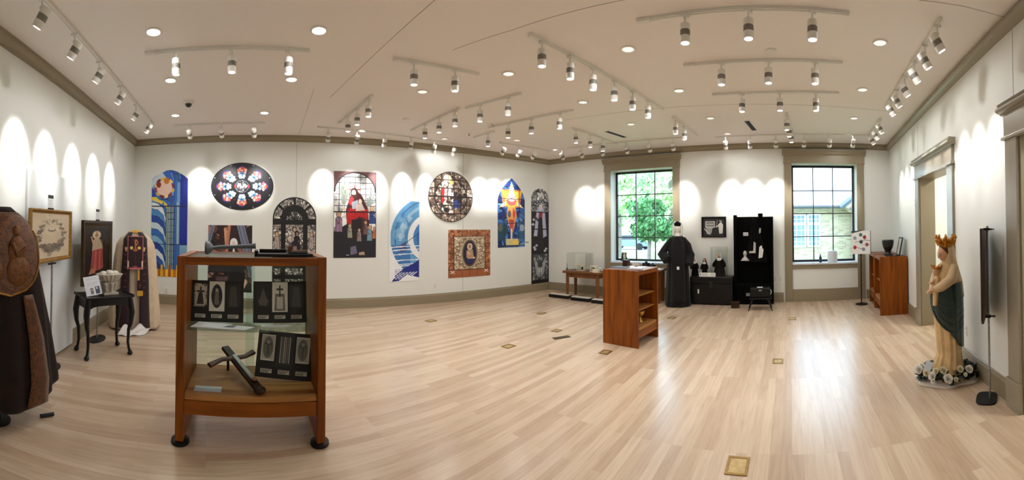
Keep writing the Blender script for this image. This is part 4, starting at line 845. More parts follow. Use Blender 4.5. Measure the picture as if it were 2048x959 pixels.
# --- near glass cabinet
D1c = .66; p, rz1 = frame_from(504.5, 2.745 + D1c / 2); cab1 = p
case('display_cabinet', 'large near glass display cabinet with cherry wood sides and black disc feet', p, rz1, 1.126, D1c, 1.425, 'display cabinet', 'cherry wood display cabinets', shelves=(.867,), deck=.385)
def c1(x, y, z=0):                  # cabinet 1: x right, y away from its front face
    a = rz1; yy = y - D1c / 2; return Vector((cab1.x + x * math.cos(a) - yy * math.sin(a), cab1.y + x * math.sin(a) + yy * math.cos(a), z))
def photo_cv(kind, seed):
    c = Cv(36, 52, (226, 224, 216), seed)
    if kind == 0: c.vor(30, [(196, 190, 176), (150, 146, 136)], c.Y < 2, lw=.03); c.po([(.1, .18), (.3, .05), (.7, .05), (.9, .18), (.9, .95), (.1, .95)], (190, 186, 172)); c.re(.2, .3, .8, .38, (50, 48, 44)); c.re(.44, .15, .58, .6, (60, 56, 52)); c.po([(.35, .4), (.65, .4), (.78, .9), (.2, .9)], (40, 38, 36))
    if kind == 1: c.el(.5, .5, .36, .40, (30, 28, 28)); c.po([(.4, .3), (.6, .3), (.66, .8), (.34, .8)], (110, 106, 100)); c.el(.5, .3, .1, .06, (170, 166, 160))
    if kind == 2: c.re(0, 0, 1, 1, (30, 28, 28)); c.po([(.3, .1), (.7, .1), (.85, .98), (.15, .98)], (62, 58, 54)); [c.li([(.3 + .1 * i, .15), (.2 + .15 * i, .95)], .03, (86, 82, 76)) for i in range(5)]
    if kind == 3: c.re(0, 0, 1, 1, (24, 22, 22)); [c.li([(.5 + .07 * i, .5 - .12 * (3 - abs(i))), (.5 + .07 * i, .9)], .035, (120, 114, 106)) for i in range(-4, 5)]; c.re(.1, .66, .9, .8, (90, 84, 78))
    if kind == 4: c.po([(.2, .4), (.8, .4), (.86, .96), (.14, .96)], (120, 116, 110)); c.re(.46, .12, .54, .6, (40, 38, 36)); c.re(.28, .22, .72, .28, (40, 38, 36)); c.re(.3, .5, .7, .9, (206, 202, 196))
    if kind == 5: c.re(0, 0, 1, 1, (18, 17, 18)); [c.re(.18 + .11 * i, .12, .24 + .11 * i, .9, [(170, 166, 160), (120, 116, 110), (206, 202, 196)][i % 3]) for i in range(6)]
    if kind == 6: c.re(.06, .05, .94, .95, (186, 184, 176)); c.el(.5, .5, .38, .42, (110, 108, 104)); c.re(.46, .2, .54, .8, (60, 58, 56)); c.re(.25, .34, .75, .4, (60, 58, 56)); c.el(.5, .3, .12, .08, (160, 156, 150))
    return c.grain(5)
def board(label, base, rz, W, H, kinds, lean=.16, roll=0.0):
    r = thing('photo_board', label, 'photo board', base, rz, 'black photo boards in the glass cabinet')
    M = Matrix.Rotation(-lean, 4, 'X') @ Matrix.Rotation(roll, 4, 'Y')
    b = B(); b.bb(-W / 2, W / 2, 0, .012, 0, H).bb(-.02, .02, .014, .02, .02, H * .7); b.xf(0, M); b.build('panel', mat('black_board', (13, 12, 13), .5), r, smooth=False)
    for i, k in enumerate(kinds):
        w = W * (.29 if i == 1 else .24); h = H * (.72 if i == 1 else .56); x = -W / 2 + W * (.19 + .31 * i); z = H * (.26 if i == 1 else .36)
        o = printed('photo', photo_cv(k, k + 20), w, h, r, None, .003, .3); o.matrix_basis = M @ Matrix.Translation((x, -.0005, z))
        o = printed('caption', Cv(20, 6, (206, 202, 192), i).li([(.1, .35), (.9, .35)], .06, (120, 116, 110)).li([(.1, .7), (.7, .7)], .06, (120, 116, 110)), W * .2, H * .085, r, None, .002); o.matrix_basis = M @ Matrix.Translation((x, -.0005, H * .10))
    return r
board('black photo board on the glass shelf, left one, a round framed photo in its middle', c1(-.285, .28, .868), rz1, .44, .335, (0, 1, 2))
board('black photo board on the glass shelf, right one, a cross on drapery in its middle', c1(.235, .28, .868), rz1, .44, .335, (3, 4, 2))
board('black photo board on the bottom shelf behind the crucifix', c1(.265, .30, .402), rz1 - .06, .47, .37, (6, 5, 6), .22, .09)
r = thing('paper_sheets', 'loose white papers lying on the glass shelf', 'papers', c1(-.24, .15, .8685), rz1)
B().slab([(-.22, -.05), (.19, -.09), (.27, -.01), (.02, .06), (-.19, .08)], 0, .004).build('lower_sheet', M_CARD, r, smooth=False); B().slab([(-.23, -.07), (.0, -.06), (.09, .05), (-.18, .10)], .0045, .007).build('upper_sheet', M_CARD, r, smooth=False)
B().slab([(-.06, -.02), (.1, -.04), (.13, .02), (-.02, .035)], .0045, .0055).build('printed_picture', mat('grey_print', (130, 132, 136), .5), r, smooth=False)
r = thing('paper_slip', 'white paper slip lying on the glass shelf at right', 'papers', c1(.2, .18, .8685), rz1); B().bb(-.12, .12, -.03, .03, 0, .003).build('sheet', M_CARD, r, smooth=False); B().bb(-.1, .06, -.012, -.006, .0032, .0036).build('printed_line', mat('grey_print', (130, 132, 136), .5), r, smooth=False)
o = tag(B().bb(-.105, .105, -.045, .045, 0, .003).build('caption_card', mat('bluish_card', (196, 206, 212), .5), smooth=False), 'pale caption card flat on the bottom shelf front left', 'card'); o.location = c1(-.33, .13, .3855); o.rotation_euler = (0, 0, rz1)
# wooden crucifix, upper end propped up
r = thing('crucifix', 'dark wooden crucifix with pale metal inlay lying on the cabinet floor', 'crucifix', c1(-.10, .30, .385), rz1)
A0, A1 = Vector((.17, -.24, .036)), Vector((-.13, .23, .20)); ax = (A1 - A0).normalized(); sd = Vector((.78, .62, 0)).cross(ax).cross(ax); sd = Vector((-ax.y, ax.x, 0)).normalized()*-1; nr = sd.cross(ax) * 1
def bar(b, p0, p1, w, t):
    d = (p1 - p0).normalized(); s_ = d.cross(Vector((0, 0, 1))).normalized(); n_ = s_.cross(d); vs = []
    for p_ in (p0, p1):
        for a_, c_ in ((-1, -1), (1, -1), (1, 1), (-1, 1)): vs.append(p_ + s_ * a_ * w / 2 + n_ * c_ * t / 2)
    return b.add(vs, [(0, 1, 2, 3), (7, 6, 5, 4), (0, 4, 5, 1), (1, 5, 6, 2), (2, 6, 7, 3), (3, 7, 4, 0)])
M_DKW = wood('dark_old_wood', (30, 18, 12), (64, 40, 26), 'X', 1.5)
b = bar(B(), A0, A1, .07, .03); b.ell(A0, (.05, .04, .03), 14, 8); b.build('upright', M_DKW, r, bevel=.006)
cx_ = A0.lerp(A1, .70); b = B(); b.tube([cx_ + Vector((-.2, -.09, -.03)), cx_ + Vector((-.1, -.02, .0)), cx_ + Vector((0, 0, .006)), cx_ + Vector((.09, .03, .012)), cx_ + Vector((.16, .09, .03))], [(.035, .02), (.024, .016), (.03, .018), (.024, .016), (.035, .02)], 12); b.build('cross_arm', mat('reddish_wood', (86, 50, 36), .4), r)
bar(B(), A0.lerp(A1, .18) + Vector((0, 0, .026)), A0.lerp(A1, .72) + Vector((0, 0, .026)), .036, .016).build('inlay', mat('pale_metal_inlay', (170, 170, 168), .35, metal=.4), r, bevel=.004)
B().ell(A0.lerp(A1, .14) + Vector((0, 0, .035)), (.022, .016, .014), 12, 8).build('figure_foot', mat('aged_copper', (140, 90, 60), .4), r)
B().tube([A1 + Vector((.03, .0, -.20)), A1 + Vector((.03, .0, -.012))], .012, 8).build('prop', M_BLACK, r)
# on top of the cabinet
r = thing('candlestick', 'grey metal candlestick lying on its side on the near glass cabinet', 'candlestick', c1(-.36, .22, 1.42), rz1)
m0 = B(); m0.lathe([(0, -.012), (.05, -.015), (.056, 0), (.052, .012), (.04, .03), (.02, .045), (.014, .05), (0, .05)], n=24); m0.xf(0, Matrix.Translation((0, 0, .058)) @ Matrix.Rotation(PI / 2, 4, 'Y')); m0.build('base', mat('grey_pewter', (96, 104, 112), .4, metal=.3), r)
B().tube([(.04, 0, .058), (.12, 0, .065), (.2, 0, .068), (.34, 0, .075), (.39, .0, .078)], [.013, .017, .014, .018, .024], 12).build('stem', mat('grey_pewter', (96, 104, 112), .4), r)
r = thing('open_tray', 'low black tray with a wooden grip on the near glass cabinet', 'tray', c1(.26, .22, 1.42), rz1)
B().bb(-.24, .22, -.09, .09, 0, .022).bb(-.24, -.21, -.09, .09, .022, .045).bb(-.2, .02, .06, .09, .022, .05).bb(.03, .18, -.075, -.045, .022, .036).build('body', mat('black_leather', (8, 7, 6), .5, spec=.3), r, bevel=.006)
B().tube([(.04, 0, .022), (.05, 0, .07), (.065, 0, .085)], [.02, .022, .014], 12).tube([(.05, 0, .035), (.19, .01, .038)], [.013, .009], 10).build('grip', wood('brown_grip', (80, 50, 36), (120, 84, 64), 'X'), r)

# --- middle cabinet, seen from its side
p2 = Vector((1.735, 5.215, 0)); rz2 = R(41.6)
case('display_cabinet', 'cherry wood cabinet alone on the floor in the middle, its side towards us', p2, rz2, .64, .58, 1.06, 'display cabinet', 'cherry wood display cabinets', th=.03, shelves=(.50, .70), deck=.27, feet=False, top=True, glass=False)
def c2(x, y, z=0): return Vector((p2.x + x * math.cos(rz2) - y * math.sin(rz2), p2.y + x * math.sin(rz2) + y * math.cos(rz2), z))
def flat_papers(name, label, cat, loc, rz, items, group=None):
    r = thing(name, label, cat, loc, rz, group)
    for nm, m, pts, z0, z1 in items: B().slab(pts, z0, z1).build(nm, m, r, smooth=False)
    return r
M_DARKCOVER = mat('dark_cover', (34, 28, 26), .5)
q4 = lambda x, y, w, d, a=0: [(x + (i * w / 2) * math.cos(a) - (j * d / 2) * math.sin(a), y + (i * w / 2) * math.sin(a) + (j * d / 2) * math.cos(a)) for i, j in ((-1, -1), (1, -1), (1, 1), (-1, 1))]
flat_papers('paper_sheets', 'white papers spread on top of the middle cabinet', 'papers', c2(.14, -.05, 1.055), rz2, [('sheet', M_CARD, q4(0, 0, .26, .2, .1), 0, .004), ('sheet', M_CARD, q4(.02, .14, .2, .15, -.3), .0005, .004)])
flat_papers('closed_book', 'dark flat book on top of the middle cabinet', 'book', c2(-.16, .10, 1.055), rz2, [('pages', M_CARD, q4(0, 0, .19, .25, .2), .004, .024), ('cover', M_DARKCOVER, q4(0, 0, .2, .26, .2), .0245, .028), ('cover', M_DARKCOVER, q4(0, 0, .2, .26, .2), 0, .0038)])
flat_papers('closed_book', 'thin red brown booklet on top of the middle cabinet, near corner', 'book', c2(-.17, -.16, 1.055), rz2, [('pages', M_CARD, q4(0, 0, .15, .2, .3), .003, .012), ('cover', mat('red_brown_cover', (120, 50, 30), .5), q4(0, 0, .16, .21, .3), .0125, .015)])
r = thing('wooden_box', 'small dark brown box on the far end of the middle cabinet top', 'box', c2(.2, .2, 1.055), rz2); B().bb(-.05, .05, -.04, .04, 0, .085).build('body', M_DKW, r, bevel=.003); B().bb(-.054, .054, -.044, .044, .0855, .10).build('lid', M_DKW, r, bevel=.003)
r = thing('brass_vessel', 'small brass vessel on the lowest shelf of the middle cabinet', 'vessel', c2(.05, -.12, .27), rz2); B().lathe([(0, 0), (.05, 0), (.02, .03), (.015, .07), (.06, .11), (.07, .16), (.062, .165), (.05, .12), (0, .10)], n=20).build('bowl', M_BRASS, r); B().tube([(.06, 0, .15), (.1, 0, .13), (.06, 0, .09)], .006, 8).build('handle', M_BRASS, r)

# --- pair of cabinets along the right wall
t, n = wt('D'), wn('D'); rzD = -WALL['D'][0]
for u0, u1, lab in [(-7.37, -6.68, 'cherry wood cabinet at the right wall, nearer of the pair'), (-8.06, -7.40, 'cherry wood cabinet at the right wall, farther of the pair')]:
    loc = t * ((u0 + u1) / 2) + n * (WALL['D'][1] - .285)
    case('display_cabinet', lab, loc, rzD, u1 - u0, .52, 1.075, 'display cabinet', 'cherry wood display cabinets', th=.03, shelves=(.6,), deck=.30, feet=False, top=True, glass=False, back=M_BROWNX)
def cD(u, y, z): return t * u + n * (WALL['D'][1] - y) + Vector((0, 0, z))
r = thing('bronze_bust', 'black bust on a narrow foot atop the right wall cabinets', 'bust', cD(-7.13, .30, 1.07), rzD)
B().rings([(0, 0, 0, .085, .075, 0), (.03, 0, 0, .075, .07, 0), (.06, 0, 0, .06, .055, 0), (.10, 0, 0, .07, .07, 0), (.16, 0, 0, .11, .10, 0), (.24, 0, 0, .125, .115, 0), (.285, 0, 0, .128, .118, 0), (.30, 0, 0, .12, .11, 0)], 28, 22).build('head', mat('dark_bronze_cast', (16, 14, 14), .4), r); B().bb(-.09, .09, -.08, .08, 0, .022).build('plinth', M_BLACK, r, bevel=.004)
r = thing('picture_frame', 'dark framed picture leaning at the wall on the right cabinets', 'picture frame', cD(-6.92, .16, 1.0715), rzD)
M = Matrix.Rotation(-.2, 4, 'X')
b = B(); b.bb(-.14, .14, 0, .02, 0, .03).bb(-.14, .14, 0, .02, .33, .36).bb(-.14, -.112, 0, .02, .03, .33).bb(.112, .14, 0, .02, .03, .33); b.xf(0, M); b.build('frame', M_BLKWOOD, r, smooth=False)
b = B(); b.bb(-.112, .112, .006, .018, .03, .33); b.xf(0, M); b.build('picture', mat('cream_sheet', (206, 202, 190), .4), r, smooth=False)
r = thing('card_holder', 'low dark tray lying on the nearer right wall cabinet', 'tray', cD(-6.78, .30, 1.07), rzD); B().bb(-.06, .06, -.12, .12, 0, .018).build('tray', M_DKW, r, bevel=.003)

# --- stands with pictures
def stand_parts(r, H, bar_w=.0, base=(.16, .11), lean=0, m=None):
    B().lathe([(0, 0), (1, 0), (1, .010), (.95, .016), (0, .016)], n=32, sx=base[0], sy=base[1]).build('base_plate', M_BLACK, r)
    B().tube([(0, 0, .014), (0, 0, H)], .012, 12).build('pole', m or M_STEEL, r)
    if bar_w: B().bb(-bar_w / 2, bar_w / 2, -.014, .012, H - .03, H - .012).build('clamp_bar', M_BLACK, r, bevel=.003)
def framed(name, label, loc, rz, W, H, cv, fm, fw=.05, cat='framed picture', depth=.035, inner=None):
    r = thing(name, label, cat, loc, rz)
    b = B(); prof = [(-depth, 0), (-depth * 1.1, fw * .35), (-depth * .6, fw * .7), (-depth * .5, fw), (0, fw), (0, 0)]
    for (ax, sgn, L, off) in (('h', 1, W, 0), ('h', -1, W, H), ('v', 1, H, -W / 2), ('v', -1, H, W / 2)):
        vs = []
        for e in (0, 1):
            for y, q in prof:
                if ax == 'h': x = -W / 2 + q if e == 0 else W / 2 - q; vs.append((x, y, off + sgn * q))
                else: z = q if e == 0 else H - q; vs.append((off + sgn * q, y, z))
        k = len(prof); b.add(vs, [tuple(range(k)), tuple(range(2 * k - 1, k - 1, -1))] + [(i, (i + 1) % k, k + (i + 1) % k, k + i) for i in range(k)])
    b.build('frame', fm, r, smooth=False)
    iw, ih = W - 2 * fw, H - 2 * fw
    o = printed('picture', cv, iw + .004, ih + .004, r, None, .010, .35); o.location = (0, -.004, fw - .002)
    B().bb(-W / 2 + .004, W / 2 - .004, .0005, .006, .004, H - .004).build('backing', mat('kraft_back', (90, 76, 60), .8), r, smooth=False)
    return r
def label_card(label, loc, rz, w=.11, h=.13):
    c = Cv(22, 26, (226, 228, 230), 3); c.re(0, 0, 1, .28, (26, 26, 28)); [c.li([(.12, .4 + .11 * i), (.88 - .2 * (i % 2), .4 + .11 * i)], .03, (150, 152, 156)) for i in range(5)]
    r = thing('label_card', label, 'label card', loc, rz, 'label cards clipped above the easel pictures'); printed('card', c, w, h, r, None, .003); B().bb(-.06, .06, -.012, .004, -.016, .003).build('clip', M_BLACK, r); return r
nA, tA, rzA = wn('A'), wt('A'), -WALL['A'][0]
def aW(px, inset): u, _ = wuv('A', px, 450, inset); return u
GOLD = mat('gilt_frame', (150, 112, 46), .35, metal=.55, var=.3, scale=30)
# first easel picture: sepia wreath
ins = .13; ua, ub = aW(57, ins), aW(139, ins); um = (ua + ub) / 2; pm = tA * um + nA * (WALL['A'][1] - ins); dm = pm.xy.length
zt, zb = zz(419, 98, dm), zz(522, 98, dm)
c = Cv(96, 116, (196, 178, 150), 30); c.vor(40, [(198, 180, 152), (194, 176, 148)], lw=0, jit=.02)
for i in range(120):
    a = c.rng.rand() * 2 * PI; k = c.rng.rand(); rx, ry = .33 + .07 * c.rng.randn() * .6, .32 + .06 * c.rng.randn() * .6; x, y = .5 + rx * math.cos(a), .5 + ry * math.sin(a)
    if y < .3 and c.rng.rand() < .55: continue
    c.el(x, y, .02 + .03 * k * (1 + (y > .6)), .014 + .02 * k * (1 + (y > .6)), [(110, 98, 84), (140, 126, 106), (92, 82, 72)][i % 3], a, .75)
for i in range(26): a = 2 * PI * i / 26; c.li([(.5 + .1 * math.cos(a), .37 + .08 * math.sin(a)), (.5 + .19 * math.cos(a), .37 + .16 * math.sin(a))], .006, (216, 200, 172))
c.el(.5, .38, .11, .035, (120, 104, 88)); c.po([(.42, .38), (.46, .32), (.5, .36), (.54, .31), (.58, .38)], (206, 196, 180)); c.el(.43, .74, .09, .07, (120, 108, 92), 0, .8); c.el(.57, .74, .09, .07, (100, 90, 78), 0, .8); c.grain(6)
framed('framed_drawing', 'gold framed sepia drawing of a flower wreath on a metal stand', pm + Vector((0, 0, zb)), rzA, ub - ua, zt - zb, c, GOLD, .045)
r = thing('display_stand', 'metal pole stand with oval black base holding the gold framed wreath drawing', 'display stand', tA * um + nA * (WALL['A'][1] - ins + .0) * 1.0, rzA, 'pole stands with black bases'); r.location = tA * um + nA * (WALL['A'][1] - ins - .02)
stand_parts(r, zb - .003, .16, (.17, .10))
for dx in (0,): label_card('white card with black header clipped above the wreath drawing', pm + Vector((0, 0, zt + .016)) - tA * .02, rzA, .13, .15)
# second easel picture: robed figure on dark ground
ins2 = .22; ua, ub = aW(163, ins2), aW(221, ins2); um = (ua + ub) / 2; pm = tA * um + nA * (WALL['A'][1] - ins2); dm = pm.xy.length
zt, zb = zz(441, 192, dm), zz(561, 192, dm)
c = Cv(64, 124, (18, 12, 10), 31); c.el(.45, .16, .17, .085, (196, 180, 150)); c.li([(.45, .09), (.45, .2)], .04, (130, 90, 60)); c.el(.45, .17, .07, .045, (150, 104, 76)); c.po([(.3, .28), (.45, .2), (.62, .28), (.72, .48), (.26, .5)], (176, 158, 130)); [c.li([(.32 + .07 * i, .27), (.3 + .08 * i, .48)], .02, (130, 110, 84)) for i in range(6)]
c.po([(.28, .48), (.70, .46), (.74, .90), (.2, .94)], (150, 66, 60)); [c.li([(.34 + .08 * i, .5), (.28 + .1 * i, .92)], .03, [(116, 46, 44), (176, 96, 86)][i % 2]) for i in range(5)]; c.po([(.22, .86), (.42, .84), (.4, .96), (.14, .96)], (170, 110, 84)); c.li([(.3, .32), (.24, .2)], .06, (170, 130, 100)); c.grain(5)
fr = framed('framed_painting', 'dark framed painting of a haloed figure in a rose robe on a stand', pm + Vector((0, 0, zb)), rzA, ub - ua, zt - zb, c, mat('dark_gilt', (62, 46, 22), .35, metal=.3, var=.3, scale=20), .10)
r = thing('display_stand', 'metal pole stand with oval black base under the haloed figure painting', 'display stand', tA * um + nA * (WALL['A'][1] - ins2 - .02), rzA, 'pole stands with black bases'); stand_parts(r, zb - .003, .16, (.20, .11))
label_card('white card with black header clipped above the haloed figure painting', pm + Vector((0, 0, zt + .016)), rzA, .14, .15)
# poster stand by the right window
ps, rzs = frame_from(1721, 7.8); r = thing('display_stand', 'thin dark stand with round base holding the white poster by the window', 'display stand', ps, rzs, 'pole stands with black bases')
zb, zt = zz(507, 1722, 7.8), zz(461, 1722, 7.8); stand_parts(r, zt + .02, 0, (.13, .13), m=M_BLACK); B().bb(-.02, .02, -.02, .012, zb - .035, zb - .015).build('ledge', M_BLACK, r)
c = Cv(46, 54, (238, 240, 240), 33); [c.el(x, y, .09, .08, col) for x, y, col in ((.48, .18, (50, 110, 96)), (.18, .32, (150, 156, 176)), (.68, .28, (150, 40, 46)), (.5, .48, (34, 44, 56)), (.8, .6, (160, 60, 70)), (.18, .72, (170, 30, 40)), (.62, .8, (130, 146, 160)))]; [c.li([(x, y), (x2, y2)], .03, (120, 124, 130)) for x, y, x2, y2 in ((.2, .5, .7, .4), (.3, .72, .7, .85), (.5, .6, .9, .62), (.7, .4, .95, .44))]; c.po([(0, 0), (.6, 0), (.1, .1), (0, .12)], (40, 60, 60)); c.re(.97, 0, 1, 1, (60, 60, 64)); c.grain(4)
w_ = 38 / F * 7.9; o = printed('poster', c, w_, zt - zb, None, None, .012); o.location = at_d(1722, 450, 7.75); o.location.z = zb; o.rotation_euler = (0, 0, rzs - .06); tag(o, 'white poster with coloured figures on a stand beside the right window', 'poster')
# board seen edge on, by the right wall
pb = at_d(1968, 450, 3.5); pb.z = 0; rzb = -az_of(1968) - PI / 2 - .085
r = thing('display_stand', 'pole stand with rounded black foot plate at the right wall, board edge towards us', 'display stand', pb, rzb, 'pole stands with black bases')
zt, zb = zz(456, 1966, 3.5), zz(636, 1966, 3.5)
B().slab([(.13 * math.copysign(abs(math.cos(a)) ** .6, math.cos(a)), .10 * math.copysign(abs(math.sin(a)) ** .6, math.sin(a))) for a in [2 * PI * i / 32 for i in range(32)]], 0, .014).build('base_plate', M_BLACK, r, bevel=.004)
B().tube([(0, .03, .012), (0, .03, zt + .02)], .011, 12).build('pole', M_STEEL, r)
for z in (zt - .01, zb + .02): B().bb(-.02, .02, -.008, .05, z - .012, z + .012).tube([(0, .045, z), (0, .075, z)], .008, 8).lathe([(0, -.005), (.018, -.005), (.018, .005), (0, .005)], (0, .078, z), 12).build('clamp_knob', M_BLACK, r)
B().prism([(-.25, zb + .04), (-.21, zb), (.21, zb), (.25, zb + .04), (.25, zt), (-.25, zt)], -.018, .004).build('board', wood('dark_brown_board', (40, 22, 16), (66, 38, 28), 'Z'), r, bevel=.004)

# ================================================================== VESTMENTS
def front_y(lev, z, x):             # y of the front of a ringed garment at height z and offset x
    L = np.array(sorted(lev), float); cx, cy, rx, ry = [np.interp(z, L[:, 0], L[:, j]) for j in (1, 2, 3, 4)]
    q = max(0.0, 1 - ((x - cx) / rx) ** 2); return cy - ry * math.sqrt(q)
def ribbon(b, lev, pts, wd, off=.014, n=30):   # strip of cloth lying on the front of a garment; pts: (x, z) from top to bottom
    P = np.array(pts, float); tt = np.linspace(0, 1, len(P)); vs = []; W = wd if hasattr(wd, '__len__') else [wd] * len(P)
    for i in range(n + 1):
        t = i / n; x = np.interp(t, tt, P[:, 0]); z = np.interp(t, tt, P[:, 1]); w_ = np.interp(t, tt, W)
        for k in range(5):
            xx = x + w_ * (k / 4 - .5); vs.append((xx, front_y(lev, z, xx) - off, z))
    return b.add(vs, [(r * 5 + k, r * 5 + k + 1, (r + 1) * 5 + k + 1, (r + 1) * 5 + k) for r in range(n) for k in range(4)])
# brown and gold cope at the left edge
def brocade():
    m, nt, p = new_mat('gold_brown_brocade'); tc = nt.nodes.new('ShaderNodeTexCoord'); n1 = nt.nodes.new('ShaderNodeTexNoise'); n1.inputs['Scale'].default_value = 26; n1.inputs['Detail'].default_value = 6; n1.inputs['Distortion'].default_value = 1.4
    nt.links.new(tc.outputs['Object'], n1.inputs['Vector']); r = nt.nodes.new('ShaderNodeValToRGB'); e = r.color_ramp.elements
    e[0].position = .38; e[0].color = (*lin((62, 32, 5)), 1); e[1].position = .68; e[1].color = (*lin((112, 63, 11)), 1); nt.links.new(n1.outputs['Fac'], r.inputs['Fac']); nt.links.new(r.outputs['Color'], p.inputs['Base Color'])
    p.inputs['Roughness'].default_value = .48; p.inputs['Metallic'].default_value = .25; p.inputs['Sheen Weight'].default_value = .2
    b = nt.nodes.new('ShaderNodeBump'); b.inputs['Strength'].default_value = .4; b.inputs['Distance'].default_value = .006; nt.links.new(n1.outputs['Fac'], b.inputs['Height']); nt.links.new(b.outputs['Normal'], p.inputs['Normal']); return m
M_BROC = brocade(); M_VELV = mat('dark_brown_velvet', (26, 13, 6), .85, sheen=.08, var=.35, scale=12, spec=.2)
pc = at_d(4, 450, 3.10); pc.z = 0; rzc = -(az_of(2) - R(22))
r = thing('embroidered_cope', 'brown and gold embroidered cope on a stand at the left edge', 'cope', pc, rzc)
cl = [(.10, 0, 0, .53, .21, .10), (.3, 0, 0, .51, .205, .09), (.7, 0, 0, .45, .19, .07), (1.1, 0, 0, .375, .175, .05), (1.4, 0, 0, .315, .155, .03), (1.56, 0, 0, .27, .14, .01), (1.68, 0, 0, .20, .115, 0), (1.745, 0, 0, .12, .085, 0), (1.785, 0, 0, .07, .06, 0)]
def hem(a): return .20 + .06 * max(0, math.cos(a)) ** 3 - .07 * max(0, math.cos(a + 1.05)) ** 8 + .015 * math.sin(5 * a)
B().rings(cl, 96, 44, folds=((7, .4, .55), (13, 1.2, .35), (4, 2.2, .5)), cap=False, edge=hem).build('mantle', M_VELV, r, thick=.008)
hv = []; hf = []; nR, nT = 18, 30          # shield shaped hood lying on the shoulders
for i in range(nR + 1):
    t = i / nR; z = 1.74 - .66 * t; hw = .10 + .19 * min(1, t / .35) ** .7 if t < .55 else .29 * math.sqrt(max(0.0, 1 - ((t - .55) / .45) ** 2))
    for k in range(nT + 1):
        x = hw * (2 * k / nT - 1); L = np.array(cl); hv.append((x, front_y(cl, z, x * .92) - .022, z))
hf = [(i * (nT + 1) + k, i * (nT + 1) + k + 1, (i + 1) * (nT + 1) + k + 1, (i + 1) * (nT + 1) + k) for i in range(nR) for k in range(nT)]
hood = B().add(hv, hf).build('hood', M_BROC, r, thick=.01)
edge_pts = [hv[i * (nT + 1) + nT] for i in range(4, nR + 1)] + [hv[i * (nT + 1)] for i in range(nR, 3, -1)]
B().tube([Vector(p) + Vector((0, -.008, 0)) for p in edge_pts], .009, 8).build('gold_braid', mat('gold_braid_thread', (140, 96, 36), .4, metal=.6, var=.4, scale=90), r)
def relief(b, x, z, s):             # padded embroidered figure
    f = lambda X, Z: front_y(cl, Z, X * .92) - .034
    b.ell((x, f(x, z + .17 * s), z + .17 * s), (.035 * s, .016, .045 * s), 14, 8); b.ell((x, f(x, z), z), (.075 * s, .02, .13 * s), 16, 10); b.ell((x + .01, f(x, z - .15 * s), z - .15 * s), (.10 * s, .018, .12 * s), 16, 10); b.tube([(x - .05 * s, f(x, z) - .012, z + .08 * s), (x - .01, f(x, z) - .02, z - .02 * s), (x + .07 * s, f(x, z) - .014, z + .03 * s)], .02 * s, 8)
b = B(); relief(b, .06, 1.42, 1.0); relief(b, -.14, 1.40, .8); b.build('embroidered_figure', mat('raised_gold_thread', (104, 62, 22), .5, metal=.35, var=.45, scale=34), r)
b = B(); ribbon(b, cl, [(.17, 1.07), (.26, .7), (.30, .35), (.27, .16)], [.10, .16, .2, .22], .012, 24); b.build('sheen_band', M_BROC, r, thick=.006)  # brighter brocade strip imitating the light's sheen on the mantle
B().tube([(0, .0, .02), (0, 0, 1.7)], .018, 10).lathe([(0, 0), (.10, 0), (.10, .018), (0, .022)], n=28).build('stand', M_BLACK, r)
B().tube([(.34, -.1, .018), (.46, -.12, .018)], .016, 8).build('stand_foot', M_BLACK, r)
# cream cope with dark velvet orphreys
dv = 6.0; pv = at_d(271, 450, dv); pv.z = 0; rzv = -az_of(271)
r = thing('cream_cope', 'cream cope with dark velvet bands and chest panel on a stand in the corner', 'cope', pv, rzv)
vl = [(.03, 0, 0, .40, .27, .07), (.4, 0, 0, .385, .26, .06), (.8, 0, 0, .36, .23, .05), (1.15, 0, 0, .335, .20, .035), (1.34, 0, 0, .305, .165, .015), (1.44, 0, 0, .25, .13, 0), (1.51, 0, 0, .15, .10, 0), (1.55, 0, 0, .085, .08, 0)]
M_CREAM = mat('cream_wool', (206, 186, 158), .8, sheen=.1, var=.08, scale=14); M_DVEL = mat('dark_plum_velvet', (38, 14, 20), .8, sheen=.2, var=.3, scale=18)
gap = .62
B().rings(vl, 90, 44, folds=((9, .3, .6), (17, 1.1, .4)), a0=-PI / 2 + gap * .55, a1=3 * PI / 2 - gap * .55, cap=False).build('mantle', M_CREAM, r, thick=.008)
il = [(z, 0, .01, rx * .86, ry * .9, f) for z, _, _, rx, ry, f in vl]
B().rings(il, 60, 30, folds=((14, .2, .8),), cap=True).build('inner_robe', mat('warm_white_linen', (200, 184, 164), .85), r)
for s, lab in ((-1, None), (1, None)):
    ob = ribbon(B(), vl, [(s * .075, 1.545), (s * .13, 1.44), (s * .135, 1.2), (s * .15, .8), (s * .155, .4), (s * .165, .06)], [.07, .11, .12, .14, .15, .165], .016, 34).build('orphrey_band', M_DVEL, r, thick=.008)
    for i in range(7):
        z = 1.18 - .1 * i; x = s * .145; y = front_y(vl, z, x) - .023; B().tube([(x - .022, y - .002, z + .024), (x, y - .003, z), (x + .022, y - .002, z + .024)], .004, 5).build('embroidery', mat('pink_embroidery', (130, 70, 76), .6), ob)
    x = s * .14; z = 1.27; y = front_y(vl, z, x) - .024; b = B(); [b.tube([(x, y, z - .03), (x + .018 * k, y - .003, z + .04 - .008 * abs(k))], .007, 6) for k in (-1, 0, 1)]; b.build('lily', mat('gold_pink_thread', (220, 180, 140), .5), ob)
